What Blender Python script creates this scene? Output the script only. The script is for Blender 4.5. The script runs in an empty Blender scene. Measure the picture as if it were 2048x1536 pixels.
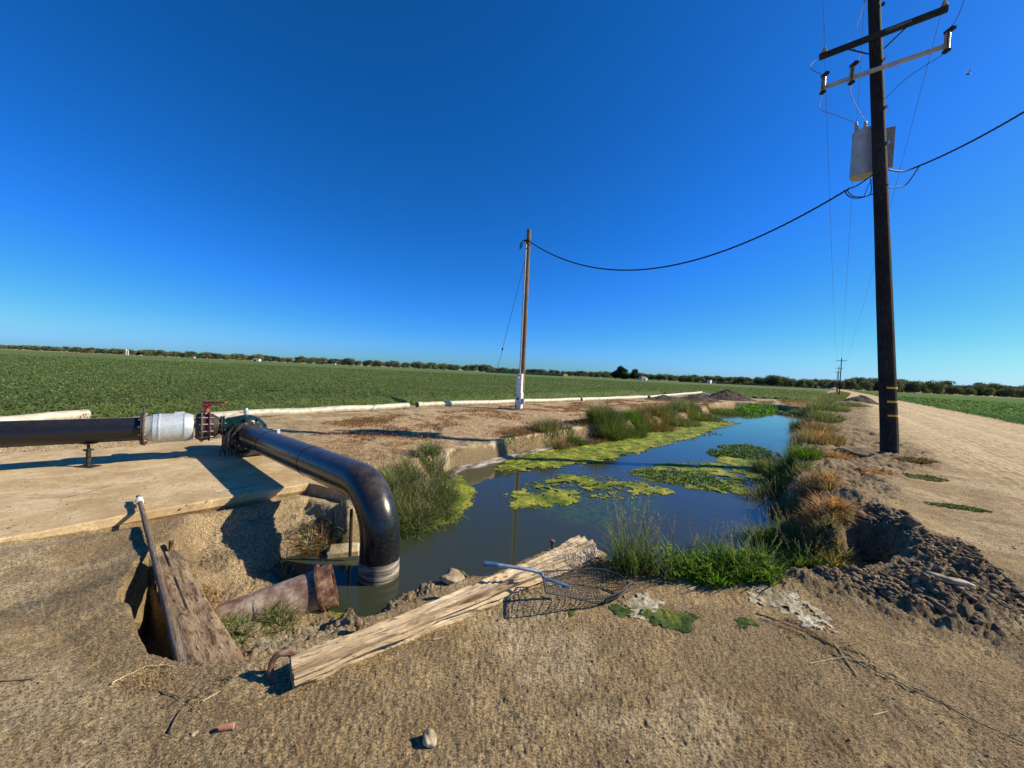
import bpy, math, random
import numpy as np
from mathutils import Vector, Matrix

# ------------------------------------------------------------------ camera
F_PX, CW, CH = 769.0, 2048.0, 1536.0
CAM_H = 1.65
PITCH, ROLL = math.radians(1.74), math.radians(2.70)
fwd = np.array([0, math.cos(PITCH), -math.sin(PITCH)])
r0 = np.array([1.0, 0, 0]); u0 = np.cross(r0, fwd)
cr = math.cos(ROLL) * r0 + math.sin(ROLL) * u0
cu = -math.sin(ROLL) * r0 + math.cos(ROLL) * u0
scene = bpy.context.scene
C = scene.collection
cam_data = bpy.data.cameras.new('camera'); cam = bpy.data.objects.new('camera', cam_data); C.objects.link(cam)
cam_data.sensor_width = 36; cam_data.lens = 36 * F_PX / CW
cam_data.clip_start = 0.05; cam_data.clip_end = 20000
cam.matrix_world = Matrix(((cr[0], cu[0], -fwd[0], 0), (cr[1], cu[1], -fwd[1], 0), (cr[2], cu[2], -fwd[2], CAM_H), (0, 0, 0, 1)))
scene.camera = cam

# ------------------------------------------------------------------ sky, sun, exposure
SUN_EL, SUN_AZ = math.radians(33.5), math.radians(4.0)      # azimuth from +X towards +Y
sunv = Vector((math.cos(SUN_EL) * math.cos(SUN_AZ), math.cos(SUN_EL) * math.sin(SUN_AZ), math.sin(SUN_EL)))
world = bpy.data.worlds.new('World'); scene.world = world; world.use_nodes = True
wn = world.node_tree; wn.nodes.clear()
sky = wn.nodes.new('ShaderNodeTexSky'); sky.sky_type = 'NISHITA'; sky.sun_disc = False
sky.sun_elevation = SUN_EL; sky.sun_rotation = math.pi / 2 - SUN_AZ
sky.altitude = 0; sky.air_density = 0.9; sky.dust_density = 0.45; sky.ozone_density = 2.5
hsv = wn.nodes.new('ShaderNodeHueSaturation'); hsv.inputs['Saturation'].default_value = 1.22; hsv.inputs['Value'].default_value = 1.0
gam = wn.nodes.new('ShaderNodeGamma'); gam.inputs['Gamma'].default_value = 1.0
bg = wn.nodes.new('ShaderNodeBackground'); bg.inputs['Strength'].default_value = 0.10
wo = wn.nodes.new('ShaderNodeOutputWorld')
wn.links.new(sky.outputs[0], hsv.inputs['Color']); wn.links.new(hsv.outputs[0], gam.inputs['Color'])
sp_ = wn.nodes.new('ShaderNodeSeparateColor'); cb_ = wn.nodes.new('ShaderNodeCombineColor'); wn.links.new(gam.outputs[0], sp_.inputs[0])
for i_, (a_, g_) in enumerate(((.50, 1.42), (.86, 1.0), (1.95, 1.22))):      # clear deep-blue air: per-channel response of the sky
    m0 = wn.nodes.new('ShaderNodeMath'); m0.operation = 'MULTIPLY'; m0.inputs[1].default_value = .10; wn.links.new(sp_.outputs[i_], m0.inputs[0])
    m1 = wn.nodes.new('ShaderNodeMath'); m1.operation = 'POWER'; m1.inputs[1].default_value = g_; wn.links.new(m0.outputs[0], m1.inputs[0])
    m2 = wn.nodes.new('ShaderNodeMath'); m2.operation = 'MULTIPLY'; m2.inputs[1].default_value = a_ / .10 / 1.46; wn.links.new(m1.outputs[0], m2.inputs[0])
    m3 = wn.nodes.new('ShaderNodeMath'); m3.operation = 'MINIMUM'; m3.inputs[1].default_value = 6.3; wn.links.new(m2.outputs[0], m3.inputs[0]); wn.links.new(m3.outputs[0], cb_.inputs[i_])
wn.links.new(cb_.outputs[0], bg.inputs['Color']); wn.links.new(bg.outputs[0], wo.inputs['Surface'])
sl = bpy.data.lights.new('sun', 'SUN'); sl.energy = 4.8; sl.angle = math.radians(0.53); sl.color = (1.0, 0.87, 0.67)
so = bpy.data.objects.new('sun', sl); C.objects.link(so)
so.rotation_euler = sunv.to_track_quat('Z', 'Y').to_euler(); so.location = (30, 5, 30)
scene.view_settings.view_transform = 'Standard'; scene.view_settings.look = 'None'
scene.view_settings.gamma = 1; scene.view_settings.exposure = 0.55
scene.cycles.max_bounces = 6; scene.cycles.transparent_max_bounces = 8

rng = np.random.default_rng(7); random.seed(7)

# ------------------------------------------------------------------ picture -> place
def ray(px, py):
    return fwd + (px - CW / 2) / F_PX * cr - (py - CH / 2) / F_PX * cu
def G(px, py, z=0.0):
    d = ray(px, py); t = (z - CAM_H) / d[2]
    return np.array([d[0] * t, d[1] * t, z])
def D(px, py, depth):
    d = ray(px, py); t = depth / d[1]
    return np.array([d[0] * t, d[1] * t, CAM_H + d[2] * t])
def poly(pts, z=0.0):
    return np.array([G(x, y, z)[:2] for x, y in pts])

# ------------------------------------------------------------------ noise
def _h(ix, iy, s):
    n = (ix.astype(np.int64) * 374761393 + iy.astype(np.int64) * 668265263 + s * 974634777) & 0xffffffff
    n = ((n ^ (n >> 13)) * 1274126177) & 0xffffffff
    n = n ^ (n >> 16)
    return (n & 0xffffff) / float(0xffffff)
def vnoise(x, y, s=0):
    ix = np.floor(x); iy = np.floor(y); fx = x - ix; fy = y - iy
    fx = fx * fx * fx * (fx * (fx * 6 - 15) + 10); fy = fy * fy * fy * (fy * (fy * 6 - 15) + 10)
    ix = ix.astype(np.int64); iy = iy.astype(np.int64)
    a = _h(ix, iy, s); b = _h(ix + 1, iy, s); c = _h(ix, iy + 1, s); d = _h(ix + 1, iy + 1, s)
    return (a + (b - a) * fx) * (1 - fy) + (c + (d - c) * fx) * fy
def fbm(x, y, sc, oc=4, s=0, g=0.5):
    r = 0; a = 1; t = 0
    for k in range(oc):
        r = r + a * (vnoise(x * sc * 2 ** k + 17.3 * k, y * sc * 2 ** k - 9.1 * k, s + k) - 0.5); t += a; a *= g
    return r / t * 2
def sstep(a, b, x):
    t = np.clip((x - a) / (b - a), 0, 1); return t * t * (3 - 2 * t)
def sdf(P, x, y):
    """signed distance, positive inside"""
    d = np.full(x.shape, 1e9); ins = np.zeros(x.shape, bool); n = len(P)
    for i in range(n):
        ax, ay = P[i]; bx, by = P[(i + 1) % n]
        ex, ey = bx - ax, by - ay; wx, wy = x - ax, y - ay
        t = np.clip((wx * ex + wy * ey) / (ex * ex + ey * ey + 1e-12), 0, 1)
        d = np.minimum(d, (wx - t * ex) ** 2 + (wy - t * ey) ** 2)
        c = ((ay > y) != (by > y)) & (x < (bx - ax) * (y - ay) / (by - ay + 1e-12) + ax)
        ins ^= c
    return np.where(ins, 1, -1) * np.sqrt(d)

# ------------------------------------------------------------------ the lie of the land
WZ = -0.45
SLAB_Z = -0.03
O = G(1780, 910)[:2]
U = np.array([0.64, 0.7684]); N = np.array([0.7684, -0.64])          # along the road / to its right
def st(x, y):
    return (x - O[0]) * U[0] + (y - O[1]) * U[1], (x - O[0]) * N[0] + (y - O[1]) * N[1]
def XY(s, t):
    return O + U * s + N * t
WALLTOP = np.array([G(a, b, 0)[:2] for a, b in ((890, 903), (905, 897), (950, 889), (1000, 880), (1050, 871), (1110, 862), (1175, 851))])
_t = np.gradient(WALLTOP, axis=0); _t /= np.linalg.norm(_t, axis=1)[:, None]
WSHORE = (WALLTOP + .11 * np.stack([_t[:, 1], -_t[:, 0]], -1))[::-1]
POND = np.concatenate([poly([(572, 1205), (612, 1228), (665, 1238)], WZ), poly([(742, 1202), (830, 1172), (880, 1158), (925, 1149)], -.16),
             poly([(965, 1140), (1060, 1104), (1120, 1084), (1180, 1080), (1225, 1120), (1300, 1132), (1450, 1132), (1545, 1130)], 0.0),
             poly([(1608, 1108), (1600, 1040), (1560, 1000), (1560, 960), (1580, 910),
             (1600, 870), (1625, 850), (1622, 834), (1590, 824), (1530, 818), (1470, 814), (1425, 820), (1412, 835), (1370, 845), (1300, 858), (1230, 878)], WZ), WSHORE, poly([(870, 960), (850, 990), (820, 1030), (790, 1060),
             (740, 1075), (700, 1095), (640, 1100), (600, 1108), (565, 1120), (552, 1150), (560, 1185)], WZ)])
SLAB = poly([(-500, 1190), (0, 1078), (281, 1025), (400, 1004), (537, 980), (622, 966), (700, 985), (730, 968), (640, 925), (545, 893), (500, 872), (410, 878), (200, 897), (0, 905), (-500, 925)], SLAB_Z)
PIT = poly([(345, 1095), (300, 1118), (268, 1150), (258, 1190), (246, 1218), (266, 1235), (272, 1268), (285, 1300), (296, 1332), (370, 1345), (420, 1352), (500, 1350),
            (560, 1330), (660, 1290), (800, 1228), (960, 1165), (900, 1120), (740, 1075), (690, 1010), (620, 985), (520, 1003), (400, 1030)], -.08)
PITC = [(380, 1068, -.20), (450, 1050, -.23), (540, 1022, -.26), (620, 1010, -.26), (680, 1030, -.25), (430, 1110, -.27), (500, 1100, -.30), (530, 1150, -.42), (400, 1150, -.34),
        (460, 1185, -.41), (500, 1205, -.43), (480, 1240, -.42), (560, 1275, -.32), (650, 1240, -.36), (470, 1290, -.24), (730, 1212, -.22), (600, 1300, -.17),
        (290, 1240, -.43), (310, 1290, -.43), (330, 1200, -.42), (320, 1150, -.30), (345, 1115, -.16), (380, 1330, -.40), (450, 1335, -.2), (800, 1190, -.15), (880, 1165, -.12), (600, 1060, -.30), (640, 1080, -.38),
        (500, 1330, -.14), (560, 1345, -.1), (372, 1135, -.16), (405, 1200, -.20), (445, 1270, -.20), (490, 1325, -.15)]
PITP = np.array([np.append(G(a, b, c)[:2], c) for a, b, c in PITC])
VOID = poly([(325, 1135), (300, 1118), (274, 1145), (252, 1180), (238, 1212), (262, 1228), (270, 1262), (282, 1296), (294, 1328), (345, 1345), (398, 1356), (430, 1280), (380, 1200)], -.08)
DARKS = poly([(1230, 1150), (1450, 1150), (1640, 1190), (1830, 1250), (2000, 1280), (2060, 1200), (1960, 1120), (1800, 1060), (1760, 1010), (1800, 960),
              (1900, 930), (1850, 890), (1740, 860), (1740, 820), (1740, 790), (1680, 800), (1620, 830), (1600, 880), (1560, 960), (1600, 1080), (1440, 1130)])
CLODS = poly([(1640, 1172), (1700, 1158), (1760, 1140), (1810, 1122), (1850, 1100), (1910, 1110), (2030, 1190), (2010, 1270), (1900, 1255), (1780, 1215), (1690, 1185)])
HOLE = poly([(1596, 1160), (1560, 1125), (1570, 1060), (1620, 1052), (1665, 1060), (1712, 1050), (1775, 1066), (1830, 1098), (1800, 1122), (1755, 1134), (1700, 1152), (1650, 1164)])
STRIP = poly([(540, 862), (650, 845), (830, 828), (1000, 815), (1160, 803), (1300, 796), (1420, 795), (1430, 812), (1340, 832), (1170, 858), (1050, 872), (905, 896), (860, 930), (800, 960), (700, 920), (600, 885)])
GREY = poly([(450, 1290), (560, 1240), (740, 1195), (920, 1145), (960, 1160), (800, 1225), (600, 1310), (520, 1340)], -.25)
GRAV = poly([(355, 1090), (390, 1055), (470, 1035), (540, 1015), (560, 1040), (540, 1090), (575, 1150), (540, 1170), (470, 1125), (390, 1110)], -.22)
ROADL = np.array([XY(-60, 1.3), XY(900, 1.0), XY(900, 7.1), XY(-60, 7.1)])
FIELDL = np.array([XY(-160, -15.2), XY(29, -15.2), XY(35, -10), XY(41, -2.2), XY(900, -2.0), XY(900, -900), XY(-160, -900)])
FIELDR = np.array([XY(-60, 7.4), XY(900, 7.4), XY(900, 500), XY(-60, 500)])

def bumpm(x, y, px, py, rx, ry, h, ang=0.0):
    c = G(px, py); dx = x - c[0]; dy = y - c[1]
    a = dx * math.cos(ang) + dy * math.sin(ang); b = -dx * math.sin(ang) + dy * math.cos(ang)
    return h * np.exp(-(a / rx) ** 2 - (b / ry) ** 2)

def land(x, y, masks=False):
    x = np.asarray(x, float); y = np.asarray(y, float)
    near = (np.hypot(x, y) < 75)
    z = 0.05 * fbm(x, y, 0.25, 3, 1) + 0.022 * fbm(x, y, 1.4, 3, 2)
    z *= np.clip(1 - np.hypot(x, y) / 300, 0.1, 1)
    fine = 0.007 * fbm(x, y, 7, 3, 5) + 0.011 * np.abs(fbm(x, y, 20, 3, 9, .7)) + .005 * fbm(x, y, 60, 2, 10)
    xn = x[near]; yn = y[near]; zn = z[near]; fn = fine[near]
    M = {}
    dk = sstep(-.25, .35, sdf(DARKS, xn, yn) + .35 * fbm(xn, yn, 1.6, 3, 21))
    cl = sstep(-.15, .35, sdf(CLODS, xn, yn) + .35 * fbm(xn, yn, 2.5, 3, 22))
    stp = sstep(-.2, .5, sdf(STRIP, xn, yn) + .3 * fbm(xn, yn, 1.0, 3, 23))
    s_, t_ = st(xn, yn)
    rd = sstep(-.7, .5, sdf(ROADL, xn, yn) + .35 * fbm(xn, yn, .6, 3, 24))
    # rough dug soil
    zn = zn + dk * (1 - rd) * (0.10 * fbm(xn, yn, 1.9, 5, 31, .62) + 0.09 * np.abs(fbm(xn, yn, 3.6, 4, 32, .6)) + .03 * np.abs(fbm(xn, yn, 12, 3, 30)))
    zn = zn + cl * (0.13 * np.abs(fbm(xn, yn, 3.6, 5, 33, .7)) + .0)
    zn = zn + stp * 0.03 * fbm(xn, yn, 2.5, 3, 34)
    # ruts of the road
    rut = sum(np.exp(-((t_ - c - .12 * fbm(s_, s_ * 0, .15, 2, 40)) / .28) ** 2) for c in (2.3, 4.1, 5.3))
    zn = zn - rd * .035 * rut + rd * .010 * np.sin(t_ * 34 + 3 * fbm(xn, yn, .4, 2, 41))
    # mounds on the right bank
    for a in ((1715, 1015, .42, .26, .20), (1790, 1050, .40, .30, .15), (1850, 1085, .35, .3, .06), (1860, 1100, .5, .4, .04), (1660, 985, .5, .5, .12), (1700, 940, .9, .5, .10), (1650, 890, 1.0, .6, .08), (1790, 985, .6, .35, .06),
              (1715, 812, 2.2, 1.3, .55), (1760, 822, 2.0, 1.2, .25), (1240, 790, 2.5, 1.5, .15), (1290, 845, 1.0, .5, .12), (1190, 848, .8, .5, .1), (800, 905, .7, .6, .06),
              (1090, 1200, .35, .2, .04), (1500, 1170, .9, .3, .05), (1900, 1215, .5, .3, .02), (1050, 1340, .12, .1, .012)):
        zn = zn + bumpm(xn, yn, *a)
    zn = zn - .42 * sstep(-.03, .16, sdf(HOLE, xn, yn) + .05 * fbm(xn, yn, 4, 2, 35))
    zn = zn - .05 * np.exp(-(sdf(poly([(1880, 1150), (2100, 1172), (2100, 1180), (1880, 1160)]), xn, yn) / .05) ** 2)
    # left ground in front of the slab lies a little lower
    lw = sstep(.1, .8, sdf(poly([(-600, 1350), (-600, 1170), (0, 1075), (281, 1022), (400, 1000), (420, 1060), (330, 1180), (300, 1330), (150, 1400)]), xn, yn))
    zn = zn - .10 * lw * sstep(-6.5, -3.2, xn)
    # under and round the slab
    sd = sdf(SLAB, xn, yn)
    k = sstep(-.6, -.03, sd)
    zn = zn * (1 - k) + (SLAB_Z - .022) * k
    zn = np.where(sd > .12, SLAB_Z - .12, zn)
    fr = sstep(-.55, -.0, sd) * sstep(-4.7, -3.6, xn) * sstep(-1.9, -2.2, xn) * (sd < .3) * (yn < 5.9)
    zn = zn * (1 - fr) + np.minimum(zn, SLAB_Z - .15) * fr
    # pit
    pw = sstep(-.03, .16, sdf(PIT, xn, yn) + .035 * fbm(xn, yn, 5, 3, 36))
    w = 0; acc = 0
    for q in PITP:
        ww = 1.0 / ((xn - q[0]) ** 2 + (yn - q[1]) ** 2 + .004) ** 2
        w = w + ww; acc = acc + ww * q[2]
    zp = acc / w + .03 * fbm(xn, yn, 3, 3, 37) + .02 * fbm(xn, yn, 12, 3, 38)
    zn = zn * (1 - pw) + zp * pw
    # the black gap beside the plank is cut sheer
    vd = sstep(-.008, .03, sdf(VOID, xn, yn) + .012 * fbm(xn, yn, 9, 3, 61)); zn = zn * (1 - vd) + np.minimum(zn, -.70) * vd
    # pond
    wl = ((xn > -1.9) & (xn < 3.2) & (yn > 7.2) & (yn < 13.5)); pd = sdf(POND, xn, yn) + np.where(wl, .008, .05) * fbm(xn, yn, 3, 3, 39)
    bw = np.where(((yn < 3.75) & (xn < 2.3)) | wl, .10, .30)
    bank = np.clip(1 + pd / bw, 0, 1) ** 1.6                          # 0 at .32 m outside, 1 at the shoreline
    inside = sstep(0, .5, pd)
    tgt = (WZ - .03) - .5 * inside
    zn = zn * (1 - bank) + np.minimum(zn, tgt) * bank
    rg = (1 + 1.8 * dk + 1.6 * pw) * (1 - .3 * rd)
    zn = zn + fn * rg
    z = z + fine; z[near] = zn
    if not masks: return z
    out = {}
    for n_, v in (('dark', np.clip(dk * (1 - rd) + .0, 0, 1)), ('road', rd), ('strip', stp), ('pit', pw), ('clods', cl), ('rut', np.clip(rut, 0, 1) * rd)):
        a = np.zeros(x.shape); a[near] = v; out[n_] = a
    a = np.zeros(x.shape); a[near] = sstep(-.06, .12, sdf(GREY, xn, yn) + .08 * fbm(xn, yn, 4, 3, 51)); out['grey'] = a
    a = np.zeros(x.shape); a[near] = sstep(-.05, .15, sdf(GRAV, xn, yn) + .08 * fbm(xn, yn, 4, 3, 52)); out['grav'] = a
    a = np.zeros(x.shape); a[near] = sstep(-.25, .0, pd); out['wet'] = a
    far = ~near
    out['road'][far] = sstep(-.7, .5, sdf(ROADL, x[far], y[far]))
    return z, out
def lz(x, y):
    return float(land(np.array([x]), np.array([y]))[0])
def P3(px, py, z=0.0, it=3):
    """the first point of the land seen at a pixel"""
    d = ray(px, py); h = -d[2]
    t = np.linspace(max(.5, (CAM_H - .9) / h), (CAM_H + .8) / h, 500); x = d[0] * t; y = d[1] * t; g = land(x, y) - (CAM_H + d[2] * t)
    if not (g > 0).any(): return G(px, py, WZ)
    i = np.argmax(g > 0)
    return np.array([x[i], y[i], lz(x[i], y[i])])

# ------------------------------------------------------------------ materials
def nmat(name, rough=0.8, spec=0.3, metal=0.0):
    m = bpy.data.materials.new(name); m.use_nodes = True; nt = m.node_tree
    b = nt.nodes['Principled BSDF']; b.inputs['Roughness'].default_value = rough
    b.inputs['Specular IOR Level'].default_value = spec; b.inputs['Metallic'].default_value = metal
    return m, nt, b
def ramp(nt, src, stops, k=.66):
    r = nt.nodes.new('ShaderNodeValToRGB'); nt.links.new(src, r.inputs[0])
    e = r.color_ramp.elements
    while len(e) < len(stops): e.new(0.5)
    for q, (p, c) in zip(e, stops):
        q.position = .5 + (p - .5) * k; q.color = (c[0], c[1], c[2], 1)
    return r.outputs[0]
def noise(nt, scale, detail=5, rough=0.6, vec=None, dist=0.0):
    n = nt.nodes.new('ShaderNodeTexNoise'); n.inputs['Scale'].default_value = scale; n.inputs['Detail'].default_value = detail
    n.inputs['Roughness'].default_value = rough; n.inputs['Distortion'].default_value = dist
    if vec is not None: nt.links.new(vec, n.inputs['Vector'])
    return n.outputs['Fac']
def coords(nt, kind='Object', scale=None):
    t = nt.nodes.new('ShaderNodeTexCoord'); o = t.outputs[kind]
    if scale is not None:
        mp = nt.nodes.new('ShaderNodeMapping'); mp.inputs['Scale'].default_value = scale; nt.links.new(o, mp.inputs['Vector']); o = mp.outputs[0]
    return o
def mix(nt, fac, a, b, mode='MIX'):
    m = nt.nodes.new('ShaderNodeMix'); m.data_type = 'RGBA'; m.blend_type = mode
    for inp, v in ((m.inputs[0], fac), (m.inputs[6], a), (m.inputs[7], b)):
        if hasattr(v, 'type') and hasattr(v, 'links'): nt.links.new(v, inp)
        elif isinstance(v, (int, float)): inp.default_value = v
        else: inp.default_value = (v[0], v[1], v[2], 1)
    return m.outputs[2]
def math_(nt, op, a, b=None, clamp=False):
    m = nt.nodes.new('ShaderNodeMath'); m.operation = op; m.use_clamp = clamp
    for i, v in enumerate((a, b)):
        if v is None: continue
        if hasattr(v, 'links'): nt.links.new(v, m.inputs[i])
        else: m.inputs[i].default_value = v
    return m.outputs[0]
def bump(nt, b, h, strength, dist=0.02, prev=None):
    n = nt.nodes.new('ShaderNodeBump'); n.inputs['Strength'].default_value = strength; n.inputs['Distance'].default_value = dist
    nt.links.new(h, n.inputs['Height'])
    if prev is not None: nt.links.new(prev, n.inputs['Normal'])
    nt.links.new(n.outputs[0], b.inputs['Normal']); return n.outputs[0]
def attr(nt, name):
    a = nt.nodes.new('ShaderNodeAttribute'); a.attribute_name = name; return a
def mottled(name, c1, c2, scale=8, rough=0.7, spec=0.3, metal=0.0, bs=0.3, bd=0.01, scl=None, c3=None, detail=6):
    m, nt, b = nmat(name, rough, spec, metal)
    v = coords(nt, 'Object', scl)
    f = noise(nt, scale, detail, .65, v)
    stops = [(.32, c1), (.66, c2)] if c3 is None else [(.28, c1), (.5, c2), (.72, c3)]
    nt.links.new(ramp(nt, f, stops), b.inputs['Base Color'])
    bump(nt, b, noise(nt, scale * 4, 5, .7, v), bs, bd)
    return m

def ground_mat():
    m, nt, b = nmat('earth', .95, .12)
    v = coords(nt, 'Object')
    L = nt.links
    n1 = noise(nt, .9, 6, .62, v, .3); n2 = noise(nt, 7, 7, .7, v); n3 = noise(nt, 48, 6, .8, v); n4 = noise(nt, 240, 4, .7, v)
    tan = ramp(nt, n1, [(.32, (.19, .125, .060)), (.46, (.30, .212, .108)), (.58, (.40, .295, .158)), (.70, (.46, .36, .21))])
    drk = ramp(nt, n2, [(.34, (.045, .034, .024)), (.5, (.105, .082, .056)), (.66, (.24, .19, .125))])
    road = ramp(nt, n2, [(.36, (.36, .275, .17)), (.52, (.50, .395, .25)), (.66, (.60, .49, .33))])
    gry = ramp(nt, n2, [(.3, (.20, .185, .14)), (.7, (.34, .31, .24))])
    grv = ramp(nt, n3, [(.35, (.20, .145, .08)), (.5, (.33, .25, .15)), (.66, (.50, .41, .27))])
    stripc = ramp(nt, n2, [(.36, (.19, .105, .055)), (.5, (.33, .225, .13)), (.64, (.45, .34, .215))])
    c = mix(nt, .38, tan, ramp(nt, n2, [(.38, (.20, .14, .075)), (.60, (.44, .335, .19))]))
    c = mix(nt, ramp(nt, noise(nt, 1.6, 5, .6, v, .5), [(.44, (.75,) * 3), (.56, (0,) * 3)], .45), c, (.17, .125, .075)); c = mix(nt, ramp(nt, noise(nt, .55, 4, .6, v, .3), [(.50, (0,) * 3), (.60, (.7,) * 3)], .45), c, (.50, .41, .27)); c = mix(nt, ramp(nt, noise(nt, 6.5, 6, .7, v, 1.5), [(.52, (0,) * 3), (.62, (.6,) * 3)], .6), c, (.17, .14, .10))
    c = mix(nt, attr(nt, 'strip').outputs['Fac'], c, stripc)
    c = mix(nt, math_(nt, 'MULTIPLY', attr(nt, 'dark').outputs['Fac'], .9), c, drk)
    c = mix(nt, math_(nt, 'MULTIPLY', attr(nt, 'pit').outputs['Fac'], .45), c, ramp(nt, n2, [(.3, (.2, .15, .10)), (.7, (.36, .29, .2))]))
    c = mix(nt, attr(nt, 'road').outputs['Fac'], c, road)
    c = mix(nt, math_(nt, 'MULTIPLY', attr(nt, 'rut').outputs['Fac'], .6), c, (.56, .47, .335))
    c = mix(nt, attr(nt, 'grav').outputs['Fac'], c, grv)
    c = mix(nt, attr(nt, 'grey').outputs['Fac'], c, gry)
    c = mix(nt, attr(nt, 'clods').outputs['Fac'], c, ramp(nt, n2, [(.3, (.085, .063, .040)), (.7, (.20, .155, .10))]))
    c = mix(nt, attr(nt, 'wet').outputs['Fac'], c, (.075, .062, .042))
    # grain: darker specks and pale grit
    c = mix(nt, ramp(nt, n3, [(.40, (.9,) * 3), (.50, (0,) * 3)]), c, (.10, .072, .042))
    c = mix(nt, ramp(nt, n4, [(.56, (0,) * 3), (.64, (.55,) * 3)]), c, (.52, .44, .32))
    c = mix(nt, ramp(nt, noise(nt, 2.3, 8, .75, v, .6), [(.52, (0,) * 3), (.62, (.5,) * 3)]), c, (.17, .12, .065))
    n5 = noise(nt, 95, 6, .85, v); c = mix(nt, ramp(nt, n5, [(.38, (1,) * 3), (.49, (0,) * 3)]), c, (.07, .048, .026)); c = mix(nt, ramp(nt, n5, [(.56, (0,) * 3), (.68, (.7,) * 3)]), c, (.52, .42, .26))
    c = mix(nt, 1.0, c, (1.50, 1.46, 1.32), 'MULTIPLY'); L.new(c, b.inputs['Base Color'])
    p = bump(nt, b, n2, .7, .03); p = bump(nt, b, n3, 1.0, .014, p); p = bump(nt, b, n5, 1.0, .010, p); bump(nt, b, n4, .6, .004, p)
    return m
def leaf_mat(name, trans=.35, rough=.6, var=.25):
    m = bpy.data.materials.new(name); m.use_nodes = True; nt = m.node_tree
    b = nt.nodes['Principled BSDF']; b.inputs['Roughness'].default_value = rough; b.inputs['Specular IOR Level'].default_value = .25
    a = attr(nt, 'col'); nt.links.new(a.outputs['Color'], b.inputs['Base Color'])
    t = nt.nodes.new('ShaderNodeBsdfTranslucent'); nt.links.new(mix(nt, 1.0, a.outputs['Color'], (1.5, 1.5, .8), 'MULTIPLY'), t.inputs['Color'])
    s = nt.nodes.new('ShaderNodeMixShader'); s.inputs[0].default_value = trans
    nt.links.new(b.outputs[0], s.inputs[1]); nt.links.new(t.outputs[0], s.inputs[2])
    nt.links.new(s.outputs[0], nt.nodes['Material Output'].inputs['Surface'])
    return m
def wood_mat(name, dark, mid, light, scale=(1.2, 22, 22), bs=.8, rot=None):
    m, nt, b = nmat(name, .85, .2)
    v = coords(nt, 'UV', scale)
    f = noise(nt, 3.2, 8, .7, v, .4); f2 = noise(nt, 1.2, 4, .6, coords(nt, 'Object')); f3 = noise(nt, 8, 4, .6, v)
    c = ramp(nt, f, [(.30, dark), (.47, mid), (.68, light)])
    c = mix(nt, ramp(nt, f2, [(.42, (0,) * 3), (.62, (.7,) * 3)]), c, mix(nt, .5, mid, dark))
    c = mix(nt, ramp(nt, f3, [(.30, (.85,) * 3), (.38, (0,) * 3)]), c, tuple(k * .35 for k in dark))
    nt.links.new(c, b.inputs['Base Color'])
    p = bump(nt, b, f, bs, .02); bump(nt, b, f3, bs, .01, p)
    return m
M = {}
M['earth'] = ground_mat()
M['leaf'] = leaf_mat('leaf'); M['dry'] = leaf_mat('dry_leaf', .25, .8)
M['crown'] = leaf_mat('crown', .22, .75)
def plastic(name, base, dust, rough, lo=.45, hi=.62):
    m, nt, b = nmat(name, rough, .5)
    v = coords(nt, 'Object')
    g = nt.nodes.new('ShaderNodeNewGeometry'); sx = nt.nodes.new('ShaderNodeSeparateXYZ'); nt.links.new(g.outputs['Normal'], sx.inputs[0])
    up = math_(nt, 'MULTIPLY', math_(nt, 'ADD', sx.outputs['Z'], -.35), 1.9, True)
    f = ramp(nt, noise(nt, 9, 8, .75, v), [(.30, (.15,) * 3), (.72, (1,) * 3)])
    fac = math_(nt, 'MULTIPLY', f, up)
    sc = ramp(nt, noise(nt, 22, 6, .7, coords(nt, 'Object', (1, 1, 2.5))), [(.60, (0,) * 3), (.72, (.35,) * 3)])
    fac = math_(nt, 'MAXIMUM', math_(nt, 'MULTIPLY', fac, .45), math_(nt, 'MULTIPLY', sc, .5))
    nt.links.new(mix(nt, fac, base, dust), b.inputs['Base Color'])
    r = math_(nt, 'ADD', math_(nt, 'MULTIPLY', fac, .55), rough, True); nt.links.new(r, b.inputs['Roughness'])
    bump(nt, b, noise(nt, 60, 5, .7, v), .12, .004)
    return m
M['black_pipe'] = plastic('black_polyethylene', (.012, .0125, .014), (.17, .135, .10), .22)
M['black_pipe2'] = plastic('black_pipe_dusty', (.009, .0095, .012), (.035, .031, .026), .28)
def galv():
    m, nt, b = nmat('galvanized_steel', .5, .5, .35)
    vo = nt.nodes.new('ShaderNodeTexVoronoi'); vo.inputs['Scale'].default_value = 42; nt.links.new(coords(nt, 'Object'), vo.inputs['Vector'])
    nt.links.new(ramp(nt, vo.outputs['Color'], [(.1, (.44, .50, .53)), (.9, (.58, .64, .67))], 1.0), b.inputs['Base Color'])
    bump(nt, b, noise(nt, 30, 4), .1, .004); return m
M['galv'] = galv()
M['iron'] = mottled('black_iron', (.02, .019, .018), (.06, .05, .042), 18, .6, .4, .3)
M['rimrust'] = mottled('rusty_flange', (.10, .055, .03), (.22, .16, .11), 25, .8, .3, .2)
M['rust'] = mottled('rusty_steel', (.055, .028, .018), (.17, .09, .055), 14, .85, .25, .15, .6, .01, None, (.36, .24, .17))
M['rustpipe'] = mottled('weathered_rusty_pipe', (.12, .07, .05), (.26, .175, .135), 7, .8, .25, .1, .5, .006, None, (.48, .39, .31))
M['red'] = mottled('faded_red_paint', (.22, .035, .03), (.38, .08, .065), 30, .55, .4)
M['green'] = mottled('dark_green_enamel', (.004, .018, .015), (.009, .032, .026), 12, .25, .5, 0, .1)
M['bolt'] = mottled('zinc_bolts', (.35, .34, .32), (.6, .6, .57), 40, .45, .5, .6)
M['white'] = mottled('white_enamel', (.62, .62, .60), (.80, .80, .78), 9, .5, .4, 0, .05)
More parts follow.
